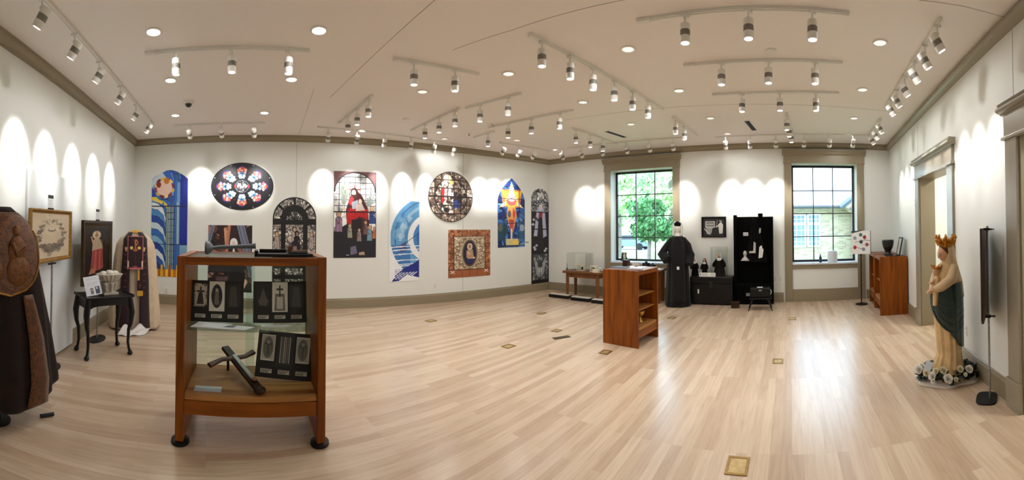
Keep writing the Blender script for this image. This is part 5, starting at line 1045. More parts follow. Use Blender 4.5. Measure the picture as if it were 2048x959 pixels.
c = Cv(56, 88, (40, 14, 22), 40); c.re(0, 0, .06, 1, (170, 90, 100)); c.re(.94, 0, 1, 1, (170, 90, 100)); c.re(0, .95, 1, 1, (200, 110, 116)); c.re(0, 0, 1, .03, (190, 120, 110)); c.re(.08, .0, .16, 1, (30, 12, 18)); c.re(0.02, .75, .10, .94, (230, 206, 190)); c.re(.9, .75, .98, .94, (230, 206, 190))
c.li([(.5, .12), (.5, .42)], .06, (206, 120, 70)); [c.li([(.5 + .14 * math.sin(t), .2 - .08 * math.cos(t)), (.5 + .14 * math.sin(t + .3), .2 - .08 * math.cos(t + .3))], .05, (206, 120, 70)) for t in np.linspace(0, PI, 10)]; c.li([(.36, .1), (.62, .42)], .03, (150, 70, 60)); c.el(.26, .36, .1, .05, (226, 196, 110)); c.el(.74, .36, .1, .05, (226, 196, 110)); c.el(.5, .43, .14, .04, (180, 100, 60)); c.li([(.5, .45), (.5, .92)], .03, (90, 40, 50)); c.li([(.4, .92), (.6, .92)], .05, (170, 90, 80))
pf = min(front_y(vl, z, 0) for z in (1.0, 1.2, 1.4)); o = printed('chest_panel', c, .25, .52, r, None, .008, .7); o.location = (0.005, pf - .018, .965); o.rotation_euler = (R(-6), 0, 0)
b = B().bb(.04, .13, pf - .05, pf - .042, .64, .96); o2 = b.build('maniple', M_DVEL, r, bevel=.002)
B().bb(.04, .13, pf - .054, pf - .051, .56, .64).build('gold_fringe', mat('gold_fringe_thread', (216, 164, 60), .5), o2, smooth=False); B().bb(.045, .075, pf - .054, pf - .051, .80, .96).build('gold_band', mat('gold_fringe_thread', (216, 164, 60), .5), o2, smooth=False); B().bb(.08, .088, pf - .0535, pf - .051, .68, .76).bb(.066, .102, pf - .0537, pf - .0511, .716, .724).build('cross', mat('pink_embroidery', (130, 70, 76), .6), o2, smooth=False)
B().rings([(1.52, 0, .0, .088, .082, 0), (1.575, 0, .0, .075, .07, 0)], 28, 4, cap=False).build('gold_collar', mat('gold_fringe_thread', (216, 164, 60), .5), r, thick=.01)
B().lathe([(0, 0), (.2, 0), (.2, .02), (0, .025)], (0, .08, 0), 28).build('stand_base', M_BLACK, r)
b = B(); vs = []; fs = []; nu, nv = 26, 12; rng = random.Random(9)
for i in range(nu + 1):
    for j in range(nv + 1):
        u = i / nu; v = j / nv; x = -.05 + .40 * u - .12 * v; y = -.30 - .20 * v * (1 - .5 * abs(u - .4)); z = .012 + .10 * (1 - v) ** 1.5 * (.6 + .4 * math.sin(9 * u + 2)) + .022 * math.sin(14 * u + 5 * v) * (1 - v * .6) + .02 * (1 - v)
        vs.append((x - .1, y, max(z, .006)))
fs = [(i * (nv + 1) + j, (i + 1) * (nv + 1) + j, (i + 1) * (nv + 1) + j + 1, i * (nv + 1) + j + 1) for i in range(nu) for j in range(nv)]
tag(B().add(vs, fs).build('satin_cloth', mat('white_satin', (220, 216, 210), .35, sheen=.1), thick=.006), 'white satin cloth crumpled on the floor at the hem of the cream cope', 'cloth').location = pv
bpy.data.objects['satin_cloth'].rotation_euler = (0, 0, rzv)

# --- black cabriole side table with its stone bowl
tp = Vector((-4.27, 2.17, 0)); rzt = R(86)
r = thing('side_table', 'black side table with four cabriole legs before the haloed figure painting', 'table', tp, rzt)
TW, TD, TH = .66, .46, .765
b = B().bb(-TW / 2, TW / 2, -TD / 2, TD / 2, TH - .028, TH - .006)
b.bb(-TW / 2, -TW / 2 + .012, -TD / 2, TD / 2, TH - .006, TH + .006).bb(TW / 2 - .012, TW / 2, -TD / 2, TD / 2, TH - .006, TH + .006); b.build('tabletop', M_BLKWOOD, r, bevel=.004)
ap = [(-TW / 2 + .03, TH - .03), (TW / 2 - .03, TH - .03), (TW / 2 - .03, TH - .20)] + [(x, TH - .115 - .08 * (abs(x) / (TW / 2 - .03)) ** 6) for x in np.linspace(TW / 2 - .04, -TW / 2 + .04, 16)] + [(-TW / 2 + .03, TH - .20)]
B().prism(ap, -TD / 2 + .025, -TD / 2 + .045).prism(ap, TD / 2 - .045, TD / 2 - .025).bb(-TW / 2 + .03, -TW / 2 + .048, -TD / 2 + .046, TD / 2 - .046, TH - .15, TH - .03).bb(TW / 2 - .048, TW / 2 - .03, -TD / 2 + .046, TD / 2 - .046, TH - .15, TH - .03).build('apron', M_BLKWOOD, r, bevel=.003)
for sx in (-1, 1):
    for sy in (-1, 1):
        P = [(.0, .0, TH - .031), (.008, .006, TH - .12), (.022, .018, TH - .22), (.014, .012, TH - .36), (-.008, -.006, .32), (-.014, -.01, .16), (-.002, 0, .07), (.010, .008, .045)]
        b = B().tube([(sx * (TW / 2 - .045 + q[0]), sy * (TD / 2 - .045 + q[1]), q[2]) for q in P], [.036, .042, .040, .029, .022, .018, .018, .024], 12)
        b.ell((sx * (TW / 2 - .035), sy * (TD / 2 - .037), .028), (.036, .034, .028), 14, 8); b.build('leg', M_BLKWOOD, r)
def ct(x, y, z): return Vector((tp.x + x * math.cos(rzt) - y * math.sin(rzt), tp.y + x * math.sin(rzt) + y * math.cos(rzt), z))
M_STONE = mat('pale_stone', (190, 180, 164), .75, var=.12, scale=14, bump=.25)
r = thing('stone_bowl', 'fluted pale stone bowl with white ovals on a carved capital, on the black table', 'bowl', ct(.08, .02, TH - .006), rzt)
B().bb(-.10, .10, -.09, .09, 0, .022).rings([(.022, 0, 0, .075, .07, .03), (.08, 0, 0, .078, .074, .06), (.13, 0, 0, .095, .088, .08), (.15, 0, 0, .10, .09, .02)], 48, 14, folds=((8, .2, 1),)).build('capital', M_STONE, r)
b = B()
for k in range(8): a = 2 * PI * k / 8; b.tube([(.078 * math.cos(a), .072 * math.sin(a), .04), (.095 * math.cos(a), .09 * math.sin(a), .09), (.112 * math.cos(a), .105 * math.sin(a), .135), (.10 * math.cos(a + .2), .095 * math.sin(a + .2), .148)], [.014, .018, .016, .006], 8)
b.build('acanthus', M_STONE, r)
b = B().rings([(.15, 0, 0, .09, .08, .02), (.18, 0, 0, .12, .11, .06), (.22, 0, 0, .155, .13, .09), (.255, 0, 0, .175, .145, .10), (.262, 0, 0, .168, .138, .10), (.245, 0, 0, .15, .12, .06), (.235, 0, 0, .12, .10, 0)][:4], 64, 16, folds=((18, .3, 1),)); b.build('shell_bowl', M_STONE, r)
b = B(); [b.ell((x, y, .262 + dz), (.05, .04, .033), 14, 8) for x, y, dz in ((-.08, 0, 0), (.0, -.03, .012), (.085, .01, 0), (.02, .05, .004))]; b.build('white_ovals', mat('alabaster', (214, 208, 196), .5), r)
c = Cv(40, 46, (220, 222, 228), 50); [c.li([(.15, .12 + .07 * i), (.85 - .1 * (i % 3 == 2), .12 + .07 * i)], .014, (170, 172, 178)) for i in range(6)]; c.re(.32, .62, .5, .92, (110, 100, 92)); c.el(.41, .72, .05, .05, (190, 170, 150)); c.re(.62, .58, .9, .96, (60, 66, 84)); c.el(.74, .66, .07, .06, (190, 190, 196)); 
r = thing('information_card', 'white information card with two small portraits leaning on the stone bowl', 'card', ct(-.17, -.11, TH - .005), rzt); o = printed('card', c, .21, .24, r, None, .003); o.rotation_euler = (R(-16), R(-8), 0); o.location = (0, 0, .012); B().bb(-.06, .06, .02, .07, 0, .05).build('prop', M_CARD, r, bevel=.002)

# ================================================================== NUN MANNEQUIN, DOLLS, SCREEN
def head_mesh(b, c, s, M=None, nose=1.0):
    m0 = b.mark(); n, m = 28, 20; vs = []; fs = []
    def sh(x, y, z):
        g = lambda cx, cz, w_: math.exp(-((x - cx) ** 2 + (z - cz) ** 2) / (w_ * w_)) * (1 if y < 0 else 0)
        X = x * (1 - .30 * max(0, -z) ** 1.6); Y = y * (1 - .12 * max(0, -z)); Z = z
        d = .16 * nose * g(0, -.10, .13) + .09 * nose * g(0, .08, .10) - .05 * (g(.32, .10, .16) + g(-.32, .10, .16)) + .05 * g(0, -.46, .16) + .07 * g(0, -.82, .2) + .03 * g(0, .35, .5)
        return (X * .078 * s, (Y - d) * .096 * s, Z * .118 * s)
    for i in range(m + 1):
        a = -PI / 2 + PI * i / m
        for k in range(n):
            t = 2 * PI * k / n; vs.append(sh(math.cos(a) * math.cos(t), math.cos(a) * math.sin(t), math.sin(a)))
    for i in range(m):
        for k in range(n): k2 = (k + 1) % n; fs.append((i * n + k, i * n + k2, (i + 1) * n + k2, (i + 1) * n + k))
    b.add(vs, fs); return b.xf(m0, Matrix.Translation(c) @ (M or Matrix.Identity(4)))
def hand_mesh(b, wrist, d, up, s=1.0, curl=.5, side=1):
    d = Vector(d).normalized(); up = Vector(up); up = (up - d * up.dot(d)).normalized(); rt = d.cross(up); w0 = Vector(wrist)
    b.tube([w0, w0 + d * .035 * s, w0 + d * .085 * s], [(.019 * s, .015 * s), (.034 * s, .015 * s), (.036 * s, .012 * s)], 12)
    for i, (o, L) in enumerate(((-.027, .062), (-.009, .074), (.009, .070), (.026, .054))):
        p0 = w0 + d * .08 * s + rt * o * s; p1 = p0 + (d - up * .35 * curl) * L * .45 * s; p2 = p1 + (d * (1 - curl * .5) - up * curl) * L * .35 * s; p3 = p2 + (d * (1 - curl) - up * curl * 1.2) * L * .25 * s
        b.tube([p0, p1, p2, p3], [.0085 * s, .008 * s, .0072 * s, .0055 * s], 8)
    q = w0 + d * .03 * s + rt * side * .03 * s; b.tube([q, q + (d * .6 + rt * side * .7 - up * .2) * .035 * s, q + (d * .95 + rt * side * .6 - up * .4) * .06 * s], [.011 * s, .0095 * s, .007 * s], 8); return b
dn = 7.86; pn = at_d(1355, 450, dn); pn.z = 0; rzn = -az_of(1355)
r = thing('nun_mannequin', 'faceless white mannequin in a black habit beside the garden window', 'mannequin', pn, rzn)
nl = [(.012, 0, 0, .265, .21, .06), (.4, 0, 0, .245, .20, .055), (.8, 0, 0, .225, .18, .045), (1.0, 0, 0, .215, .17, .03), (1.2, 0, 0, .205, .155, .015), (1.36, 0, 0, .18, .135, 0), (1.44, 0, 0, .135, .11, 0), (1.49, 0, 0, .09, .085, 0), (1.52, 0, 0, .062, .062, 0)]
M_HABIT = mat('black_habit_cloth', (9, 9, 9), .75, sheen=.12, spec=.25)
B().rings(nl, 72, 44, folds=((9, .2, .7), (15, 1, .4))).build('habit', M_HABIT, r)
sl = [(.15, 0, 0, .235, .03, .02), (.9, 0, 0, .2, .03, .02), (1.2, 0, 0, .19, .03, 0), (1.42, 0, 0, .15, .03, 0)]
ribbon(B(), nl, [(0, 1.47), (0, 1.3), (0, .9), (0, .5), (0, .10)], [.14, .26, .28, .30, .31], .02, 30).build('scapular', M_HABIT, r, thick=.006)
for s, el_, ha in ((-1, (-.34, -.04, 1.10), (-.22, -.17, .98)), (1, (.285, -.03, 1.08), (.235, -.13, .88))):
    sh_ = (s * .12, 0, 1.405); b = B().ell((s * .12, 0, 1.40), (.075, .07, .055), 14, 8).tube([sh_, (s * .22, -.01, 1.28), Vector(el_).lerp(Vector(sh_), .2), el_, Vector(el_).lerp(Vector(ha), .6), ha], [.06, .07, .08, .088, .095, .10] if s < 0 else [.06, .068, .072, .078, .084, .09], 16); b.build('sleeve', M_HABIT, r)
M_MANN = mat('white_mannequin', (226, 226, 220), .5)
b = head_mesh(B(), (0, -.015, 1.635), 1.12, None, .6); b.tube([(0, .005, 1.48), (0, .0, 1.58)], [.055, .05], 16); b.build('head', M_MANN, r)
B().rings([(1.47, 0, 0, .10, .095, 0), (1.52, 0, 0, .078, .08, 0), (1.56, 0, 0, .07, .075, 0)], 32, 6, cap=False).build('white_collar', mat('white_linen', (232, 232, 228), .8), r, thick=.006)
def veil(b, c, rx, ry, z0, z1, open_=1.0, n=40, m=20, flare=.0):
    vs = []; a0, a1 = -PI / 2 + open_, 3 * PI / 2 - open_
    for i in range(m + 1):
        t = i / m; k = math.sqrt(max(0, 1 - (1 - min(1, t / .45)) ** 2)); z = z1 - (z1 - z0) * t; f = flare * max(0, t - .45)
        for q in range(n + 1):
            a = a0 + (a1 - a0) * q / n; vs.append((c[0] + (rx + f) * k * math.cos(a), c[1] + (ry + f) * k * math.sin(a), z))
    return b.add(vs, [(i * (n + 1) + q, i * (n + 1) + q + 1, (i + 1) * (n + 1) + q + 1, (i + 1) * (n + 1) + q) for i in range(m) for q in range(n)])
veil(B(), (0, .012, 0), .112, .13, 1.49, 1.80, .62).build('white_coif', mat('white_linen', (232, 232, 228), .8), r, thick=.006)
b = B(); b.ell((0, -.035, 1.715), (.082, .10, .062), 20, 12); b.build('black_cap', M_BLACKF, r)
B().bb(-.02, .03, -.335, -.33, .80, .86).build('white_tag', M_CARD, r)
# trunk under the dolls
nC, tC, rzC = wn('C'), wt('C'), -WALL['C'][0]
def cC(u, ins, z=0): return tC * u + nC * (WALL['C'][1] - ins) + Vector((0, 0, z))
def uC(px, ins): return wuv('C', px, 450, ins)[0]
u0, u1 = uC(1379, .42), uC(1464, .42); ut = (u0 + u1) / 2; tw = u1 - u0; thh = .60
r = thing('trunk', 'black trunk against the wall between the nun mannequin and black screen', 'trunk', cC(ut, .235), rzC)
B().bb(-tw / 2, tw / 2, -.185, .185, .02, .44).build('body', M_BLKWOOD, r, bevel=.01); B().bb(-tw / 2 - .006, tw / 2 + .006, -.192, .19, .445, thh).build('lid', M_BLKWOOD, r, bevel=.02)
B().bb(-.04, .04, -.20, -.186, .36, .50).build('hasp', mat('blackened_iron', (40, 38, 36), .5, metal=.5), r, bevel=.003)
for x in (-tw / 2 + .06, tw / 2 - .06):
    B().bb(x - .02, x + .02, -.195, -.1925, .45, .58).bb(x - .02, x + .02, -.190, -.1852, .03, .43).build('strap', mat('black_leather', (8, 7, 6), .5, spec=.3), r)
    B().bb(x - .03, x + .03, -.15, .15, 0, .02).build('foot', M_BLACK, r)
B().bb(-tw / 2 + .17, -tw / 2 + .20, -.1935, -.1855, .24, .33).build('paper_tag', M_CARD, r)
def doll(px, ytop, w_, veilc, label, ins=.24):
    u = uC(px, ins); h = at_d(px, ytop, cC(u, ins).xy.length).z - thh; k = h / .5
    r = thing('nun_doll', label, 'doll', cC(u, ins, thh), rzC, 'nun dolls on the black trunk')
    B().rings([(0, 0, 0, w_ * .5, .07 * k, .08), (.15 * k, 0, 0, w_ * .42, .06 * k, .06), (.28 * k, 0, 0, w_ * .30, .05 * k, .02), (.345 * k, 0, 0, w_ * .22, .04 * k, 0), (.37 * k, 0, 0, .022 * k, .022 * k, 0)], 40, 22, folds=((9, 0, 1),)).build('habit', M_BLACKF, r)
    for s in (-1, 1): B().tube([(s * w_ * .2, 0, .34 * k), (s * w_ * .42, -.02, .26 * k), (s * w_ * .46, -.045, .20 * k)], [.025 * k, .035 * k, .04 * k], 10).ell((s * w_ * .46, -.06, .185 * k), (.014, .014, .018), 10, 6).build('sleeve', M_BLACKF, r)
    head_mesh(B(), (0, -.008, .415 * k), .42 * k).build('head', mat('doll_skin', (196, 150, 122), .5), r)
    B().ell((0, -.043 * k, .345 * k), (.05 * k, .012, .032 * k), 16, 8).build('white_bib', mat('white_linen', (232, 232, 228), .8), r)
    veil(B(), (0, .004, 0), .042 * k, .05 * k, .33 * k, .475 * k, .75, 28, 14, .03).build('veil', M_BLACKF if veilc == 'black' else mat('white_linen', (232, 232, 228), .8), r, thick=.004)
    B().bb(-w_ * .3, w_ * .3, -.05, .05, 0, .008).build('base', M_BLACK, r); return r
doll(1389, 513, .155, 'white', 'small nun doll with a white veil, nearest the mannequin')
doll(1408.5, 514, .135, 'black', 'small nun doll with a black veil, middle of the three')
doll(1438, 503, .25, 'white', 'largest nun doll, white bib, inside the clear case', .215)
u = uC(1438, .22); r = thing('clear_case', 'clear acrylic case over the largest nun doll', 'display case', cC(u, .215, thh + .001), rzC)
W_ = .34; b = B(); b.bb(-W_ / 2, W_ / 2, -.155, -.151, 0, .62).bb(-W_ / 2, W_ / 2, .131, .135, 0, .62).bb(-W_ / 2, -W_ / 2 + .004, -.151, .131, 0, .62).bb(W_ / 2 - .004, W_ / 2, -.151, .131, 0, .62).bb(-W_ / 2, W_ / 2, -.155, .135, .6205, .625); b.build('acrylic', M_ACRYL, r, smooth=False)
for px, w_, lab in [(1407, .21, 'wide white sign at the front of the trunk lid'), (1423, .155, 'narrow white sign at the front of the trunk lid, right one')]:
    c = Cv(30, 10, (224, 224, 218), px); [c.li([(.3, .3 + .22 * i), (.9, .3 + .22 * i)], .02, (90, 90, 90)) for i in range(3)]
    if w_ > .2: c.el(.14, .5, .06, .2, (70, 60, 50))
    r = thing('small_sign', lab, 'sign', cC(uC(px, .40), .405, thh), rzC, 'white signs on the trunk'); o = printed('card', c, w_, .085, r, None, .003); o.rotation_euler = (R(-12), 0, 0); B().bb(-w_ * .3, w_ * .3, .004, .02, 0, .03).build('support', M_BLACK, r)
# framed black and white photograph on the wall
c = Cv(72, 62, (18, 18, 18), 60); c.re(.1, .16, .55, .55, (196, 196, 190)); c.re(.14, .2, .52, .48, (120, 120, 116)); c.re(.18, .32, .48, .36, (206, 206, 202)); c.po([(.12, .55), (.45, .55), (.38, .92), (.16, .92)], (150, 150, 146)); c.li([(.05, .62), (.3, .95)], .04, (206, 206, 200)); c.po([(.72, .35), (.86, .2), (.95, .4), (.92, .9), (.76, .9)], (206, 204, 198)); c.el(.83, .14, .06, .08, (150, 146, 140)); c.el(.84, .08, .06, .05, (16, 16, 16)); c.li([(.76, .4), (.62, .5)], .06, (206, 200, 190)); c.li([(.68, .1), (.62, .5)], .02, (160, 160, 156)); c.re(.5, .6, .72, .92, (26, 26, 26)); c.grain(8)
u0, u1 = uC(1403.5, .0), uC(1452.5, .0); dd = cC((u0 + u1) / 2, .0).xy.length; zt, zb = zz(433, 1428, dd), zz(474, 1428, dd)
framed('framed_photograph', 'black framed black and white photograph on the wall above the dolls', cC((u0 + u1) / 2, .004, zb), rzC, u1 - u0, zt - zb, c, M_BLKWOOD, .045)
# tall black display screen
ins = .16; u0, u1 = uC(1467, ins + .1), uC(1546, ins + .1); us = (u0 + u1) / 2; sw = u1 - u0; zt = zz(433, 1506, cC(us, ins).xy.length)
r = thing('display_screen', 'tall black display screen hung with white objects beside the right window', 'display screen', cC(us, ins), rzC)
M_SCR = mat('black_felt', (4, 4, 4), .95, spec=.1)
B().bb(-sw / 2, sw / 2, .06, .10, .02, zt).build('back_panel', M_SCR, r); B().bb(-sw / 2, -sw / 2 + .06, -.12, .06, .02, zt + .035).build('side_post', M_SCR, r, bevel=.004); B().bb(sw / 2 - .05, sw / 2, -.12, .06, .02, zt - .03).build('side_post', M_SCR, r, bevel=.004)
B().bb(-sw / 2 + .06, sw / 2 - .05, -.14, .06, .02, .42).build('plinth', M_SCR, r, bevel=.004)
B().bb(.10, .20, -.02, .06, zt, zt + .07).build('top_bracket', M_SCR, r, bevel=.004)
b = B(); vs = []
for i in range(25):
    t = i / 24; z = zt - .04 - .95 * t
    for k in range(21): x = -.10 + (.05 + .42 * t ** .7) * (k / 20 - .3); vs.append((x + .08, .02 - .05 * t - .018 * math.sin(k * 1.4 + 2 * t), z))
b.add(vs, [(i * 21 + k, i * 21 + k + 1, (i + 1) * 21 + k + 1, (i + 1) * 21 + k) for i in range(24) for k in range(20)]); b.build('black_drape', M_BLACKF, r, thick=.006)
dS = cC(us, ins + .1).xy.length
def onS(px, py): return uC(px, ins + .1) - us, zz(py, px, dS)
for nm, lab, px, py, w_, h_, kind in [('small_card', 'white card pinned high on the left of the black screen', 1490, 468, .11, .075, 'card'), ('small_card', 'small grey card on the black screen base beside the stool', 1495, 588, .085, .065, 'card')]:
    x, z = onS(px, py); yy = -.142 if z < .5 else .055
    r2 = thing(nm, lab, 'card', cC(us + x, ins - yy, z), rzC); B().bb(-w_ / 2, w_ / 2, -.004, 0, -h_ / 2, h_ / 2).build('card', M_CARD if z > .5 else mat('grey_card', (120, 120, 118), .6), r2); B().bb(-w_ * .35, w_ * .35, -.0052, -.0042, .005, .011).bb(-w_ * .35, w_ * .25, -.0052, -.0042, -.012, -.006).build('text_line', mat('grey_print', (130, 132, 136), .5), r2)
x, z = onS(1489, 520); r2 = thing('small_bust', 'small white bust on a narrow ledge at left of the black screen', 'bust', cC(us + x, ins + .03, z), rzC); head_mesh(B(), (0, 0, .135), .55).tube([(0, 0, .0), (0, 0, .03), (0, 0, .055), (0, 0, .09)], [(.075, .04), (.07, .04), (.035, .028), (.026, .026)], 16).build('bust', mat('plaster', (190, 190, 184), .6), r2); B().bb(-.09, .09, -.045, .085, -.016, 0).build('ledge', mat('pale_ledge', (170, 170, 166), .5), r2)
x, z = onS(1506, 506); r2 = thing('folded_linen', 'white folded linen piece bent like an L, middle of the black screen', 'linen', cC(us + x, ins + .09, z), rzC); B().prism([(-.09, 0), (.05, 0), (.055, .22), (.01, .25), (0, .05), (-.09, .04)], -.02, .0).build('cloth', mat('white_linen_grey', (180, 178, 172), .8), r2, bevel=.008); B().bb(-.03, .03, .0, .09, .0, .03).build('peg', M_SCR, r2)
x, z = onS(1521, 516); r2 = thing('linen_wimple', 'white pleated linen hanging on the right of the black screen', 'linen', cC(us + x, ins + .09, z), rzC)
b = B(); b.prism([(-.05, 0), (.035, .02), (.06, .19), (.035, .21), (.02, .28), (-.03, .24)], -.015, .0); b.build('cloth', mat('white_linen', (232, 232, 228), .8), r2, bevel=.008); B().tube([(-.02, -.016, .02), (.0, -.017, .22)], .004, 6).tube([(.01, -.016, .03), (.025, -.017, .2)], .004, 6).build('pleat', mat('white_linen_grey', (180, 178, 172), .8), r2); B().bb(-.02, .02, .0, .09, .1, .13).build('peg', M_SCR, r2)
x, z = onS(1519, 467); r2 = thing('linen_strip', 'narrow white strip near the top right of the black screen', 'linen', cC(us + x, ins + .0, z), rzC); B().prism([(-.015, 0), (.02, .02), (.025, .11), (.0, .13), (-.02, .07)], -.02, .055).build('cloth', mat('white_linen_grey', (180, 178, 172), .8), r2, bevel=.006)
# little stool with a black case
p, rz_ = frame_from(1519, 7.45); r = thing('stool', 'black stool with four splayed tapering legs before the black screen', 'stool', p, rz_)
B().bb(-.22, .22, -.15, .15, .225, .25).build('seat', M_BLKWOOD, r, bevel=.006)
for sx in (-1, 1):
    for sy in (-1, 1): B().tube([(sx * .15, sy * .09, .224), (sx * .235, sy * .165, 0.0)], [.020, .010], 12).build('leg', M_BLKWOOD, r)
r = thing('black_case', 'black leather case with pale handle on the small stool', 'case', p + Vector((0, 0, .251)), rz_); B().bb(-.20, .20, -.11, .11, 0, .19).build('body', mat('black_leather', (8, 7, 6), .5, spec=.3), r, bevel=.02)
B().tube([(.205, -.03, .05), (.22, -.03, .08), (.22, .03, .12), (.205, .03, .14)], .008, 8).build('handle', mat('pale_handle', (206, 206, 200), .5), r); B().bb(-.06, .05, -.06, .04, .191, .194).build('paper_tag', M_CARD, r); B().bb(-.03, .03, -.118, -.109, .13, .16).build('clasp', M_STEEL, r)
p, rz_ = frame_from(1469, 7.62); r = thing('wooden_block', 'low dark brown wooden box on the floor at the foot of the black screen', 'box', p, rz_); B().bb(-.085, .085, -.07, .07, 0, .11).build('body', M_DKW, r, bevel=.006); B().bb(-.09, .09, -.075, .075, .1105, .125).build('lid', M_DKW, r, bevel=.004)

# ================================================================== CORNER TABLES UNDER THE GARDEN WINDOW
def plain_table(name, label, loc, rz, W, D, H, legw=.07, top=.05, apron=.10, group=None):
    r = thing(name, label, 'table', loc, rz, group)
    B().bb(-W / 2, W / 2, -D / 2, D / 2, H - top, H).build('tabletop', wood('brown_table_top', (96, 56, 26), (140, 90, 48), 'X'), r, bevel=.006)
    for sx in (-1, 1):
        for sy in (-1, 1):
            x, y = sx * (W / 2 - .06 - legw / 2), sy * (D / 2 - .05 - legw / 2)
            B().tube([(x, y, H - top - .001), (x, y, H - top - .2), (x, y, .12), (x, y, 0)], [legw * .68, legw * .68, legw * .58, legw * .52], 4).build('leg', M_TABLE, r)
    i = .07; B().bb(-W / 2 + i, W / 2 - i, -D / 2 + i, -D / 2 + i + .02, H - top - apron, H - top - .001).bb(-W / 2 + i, W / 2 - i, D / 2 - i - .02, D / 2 - i, H - top - apron, H - top - .001).bb(-W / 2 + i, -W / 2 + i + .02, -D / 2 + i + .021, D / 2 - i - .021, H - top - apron, H - top - .001).bb(W / 2 - i - .02, W / 2 - i, -D / 2 + i + .021, D / 2 - i - .021, H - top - apron, H - top - .001).build('apron', M_TABLE, r, smooth=False)
    return r
TI = .74; u0, u1 = uC(1124, TI), uC(1198, TI); T1u = (u0 + u1) / 2; T1w = u1 - u0; T1h = .63
plain_table('wooden_table', 'low brown wooden table in the far corner holding clear cases', cC(T1u, .46), rzC, T1w, .54, T1h)
u0, u1 = uC(1215, .55), uC(1322, .55); T2u = (u0 + u1) / 2; T2w = u1 - u0; T2h = .74
plain_table('wooden_table', 'brown wooden table under the garden window behind the middle cabinet', cC(T2u, .33), rzC, T2w, .50, T2h, .09)
for px0, px1, ins_, lab in [(1100, 1138, .86, 'low black plinth with pale top in the far corner, leftmost of three'), (1143, 1180, .92, 'low black plinth with pale top under the corner table, middle of three'), (1184, 1218, .97, 'low black plinth with pale top beside the middle cabinet, rightmost of three')]:
    u0, u1 = uC(px0, ins_), uC(px1, ins_); r = thing('low_plinth', lab, 'plinth', cC((u0 + u1) / 2, ins_ - .03), rzC, 'low plinths by the corner table'); w_ = u1 - u0
    B().bb(-w_ / 2, w_ / 2, -.085, .085, 0, .075).build('body', M_BLACK, r, bevel=.003); B().bb(-w_ / 2 + .008, w_ / 2 - .008, -.079, .079, .0755, .082).build('top_board', mat('pale_board', (206, 200, 188), .5), r)
def onT1(px, ins_, z=T1h): return cC(uC(px, ins_), ins_, z + .0005)
u0, u1 = uC(1142, .46), uC(1179, .46); cw_ = u1 - u0
r = thing('clear_case', 'large clear acrylic case on the low corner table', 'display case', cC((u0 + u1) / 2, .46, T1h), rzC)
b = B(); ch = .42; b.bb(-cw_ / 2, cw_ / 2, -.2, -.196, 0, ch).bb(-cw_ / 2, cw_ / 2, .196, .2, 0, ch).bb(-cw_ / 2, -cw_ / 2 + .004, -.196, .196, 0, ch).bb(cw_ / 2 - .004, cw_ / 2, -.196, .196, 0, ch).bb(-cw_ / 2, cw_ / 2, -.2, .2, ch + .0005, ch + .005); b.build('acrylic', M_ACRYL, r, smooth=False)
r = thing('thin_candle', 'thin dark candle at the left end of the corner table', 'candle', onT1(1134, .50), rzC); B().lathe([(0, 0), (.03, 0), (.032, .02), (.014, .03), (.012, .06), (0, .06)], n=16).build('holder', M_DKW, r); B().tube([(0, 0, .06), (0, 0, .16)], .007, 8).build('wax', mat('dark_wax', (50, 30, 24), .5), r)
def mini(px, ins_, w_, d_, h_, label, col=(214, 200, 170)):
    r = thing('model_altar', label, 'model', onT1(px, ins_), rzC, 'miniature models on the corner table'); m = mat('ivory_model', (214, 202, 176), .5)
    B().bb(-w_ / 2, w_ / 2, -d_ / 2, d_ / 2, 0, .02).build('base', m, r); t_ = .012
    for x in (-w_ / 2 + t_, w_ / 2 - t_): 
        for y in (-d_ / 2 + t_, d_ / 2 - t_): B().bb(x - .008, x + .008, y - .008, y + .008, .0205, h_ - .0205).build('post', m, r)
    B().bb(-w_ / 2, w_ / 2, -d_ / 2, d_ / 2, h_ - .02, h_).build('roof', m, r); B().bb(-.035, .035, d_ / 2 - .03, d_ / 2 - .01, .0205, h_ * .6).build('panel', M_DKW, r); return r
mini(1163, .50, .20, .14, .145, 'ivory miniature frame model inside the large clear case'); mini(1187, .53, .15, .11, .135, 'ivory miniature frame model right of the large clear case')
r = thing('silver_tea_set', 'tray of tiny silver vessels near the right end of the corner table', 'tea set', cC(uC(1196, .33), .33, T1h + .001), rzC)
B().lathe([(0, 0), (.11, 0), (.12, .008), (0, .008)], n=24).build('tray', mat('pale_silver', (206, 204, 198), .3, metal=.6), r)
for x, y in ((-.06, 0), (0, .03), (.06, -.02), (.01, -.06)): B().lathe([(0, .0085), (.018, .0085), (.030, .04), (.026, .07), (.012, .085), (.016, .10), (0, .11)], (x, y, 0), 14).build('vessel', mat('pale_silver', (206, 204, 198), .3), r)
r = thing('ivory_box', 'ivory lidded box at the right end of the corner table', 'box', cC(uC(1192, .66), .665, T1h + .001), rzC); B().bb(-.07, .07, -.05, .05, 0, .06).build('body', mat('ivory_model', (214, 202, 176), .5), r, bevel=.003); B().bb(-.074, .074, -.054, .054, .0605, .075).build('lid', mat('ivory_model', (214, 202, 176), .5), r, bevel=.003)
def onT2(px, ins_): return cC(uC(px, ins_), ins_, T2h + .001)
r = thing('white_bowl', 'white deep bowl with a handle on the table under the garden window', 'bowl', onT2(1272, .40), rzC); B().lathe([(0, 0), (.06, 0), (.065, .012), (.085, .05), (.098, .12), (.10, .135), (.094, .135), (.08, .05), (0, .02)], n=28, cap=False).build('bowl', mat('white_china', (226, 226, 226), .3), r); B().tube([(.09, 0, .11), (.13, 0, .10), (.125, 0, .05), (.08, 0, .04)], .008, 8).build('handle', mat('white_china', (226, 226, 226), .3), r)
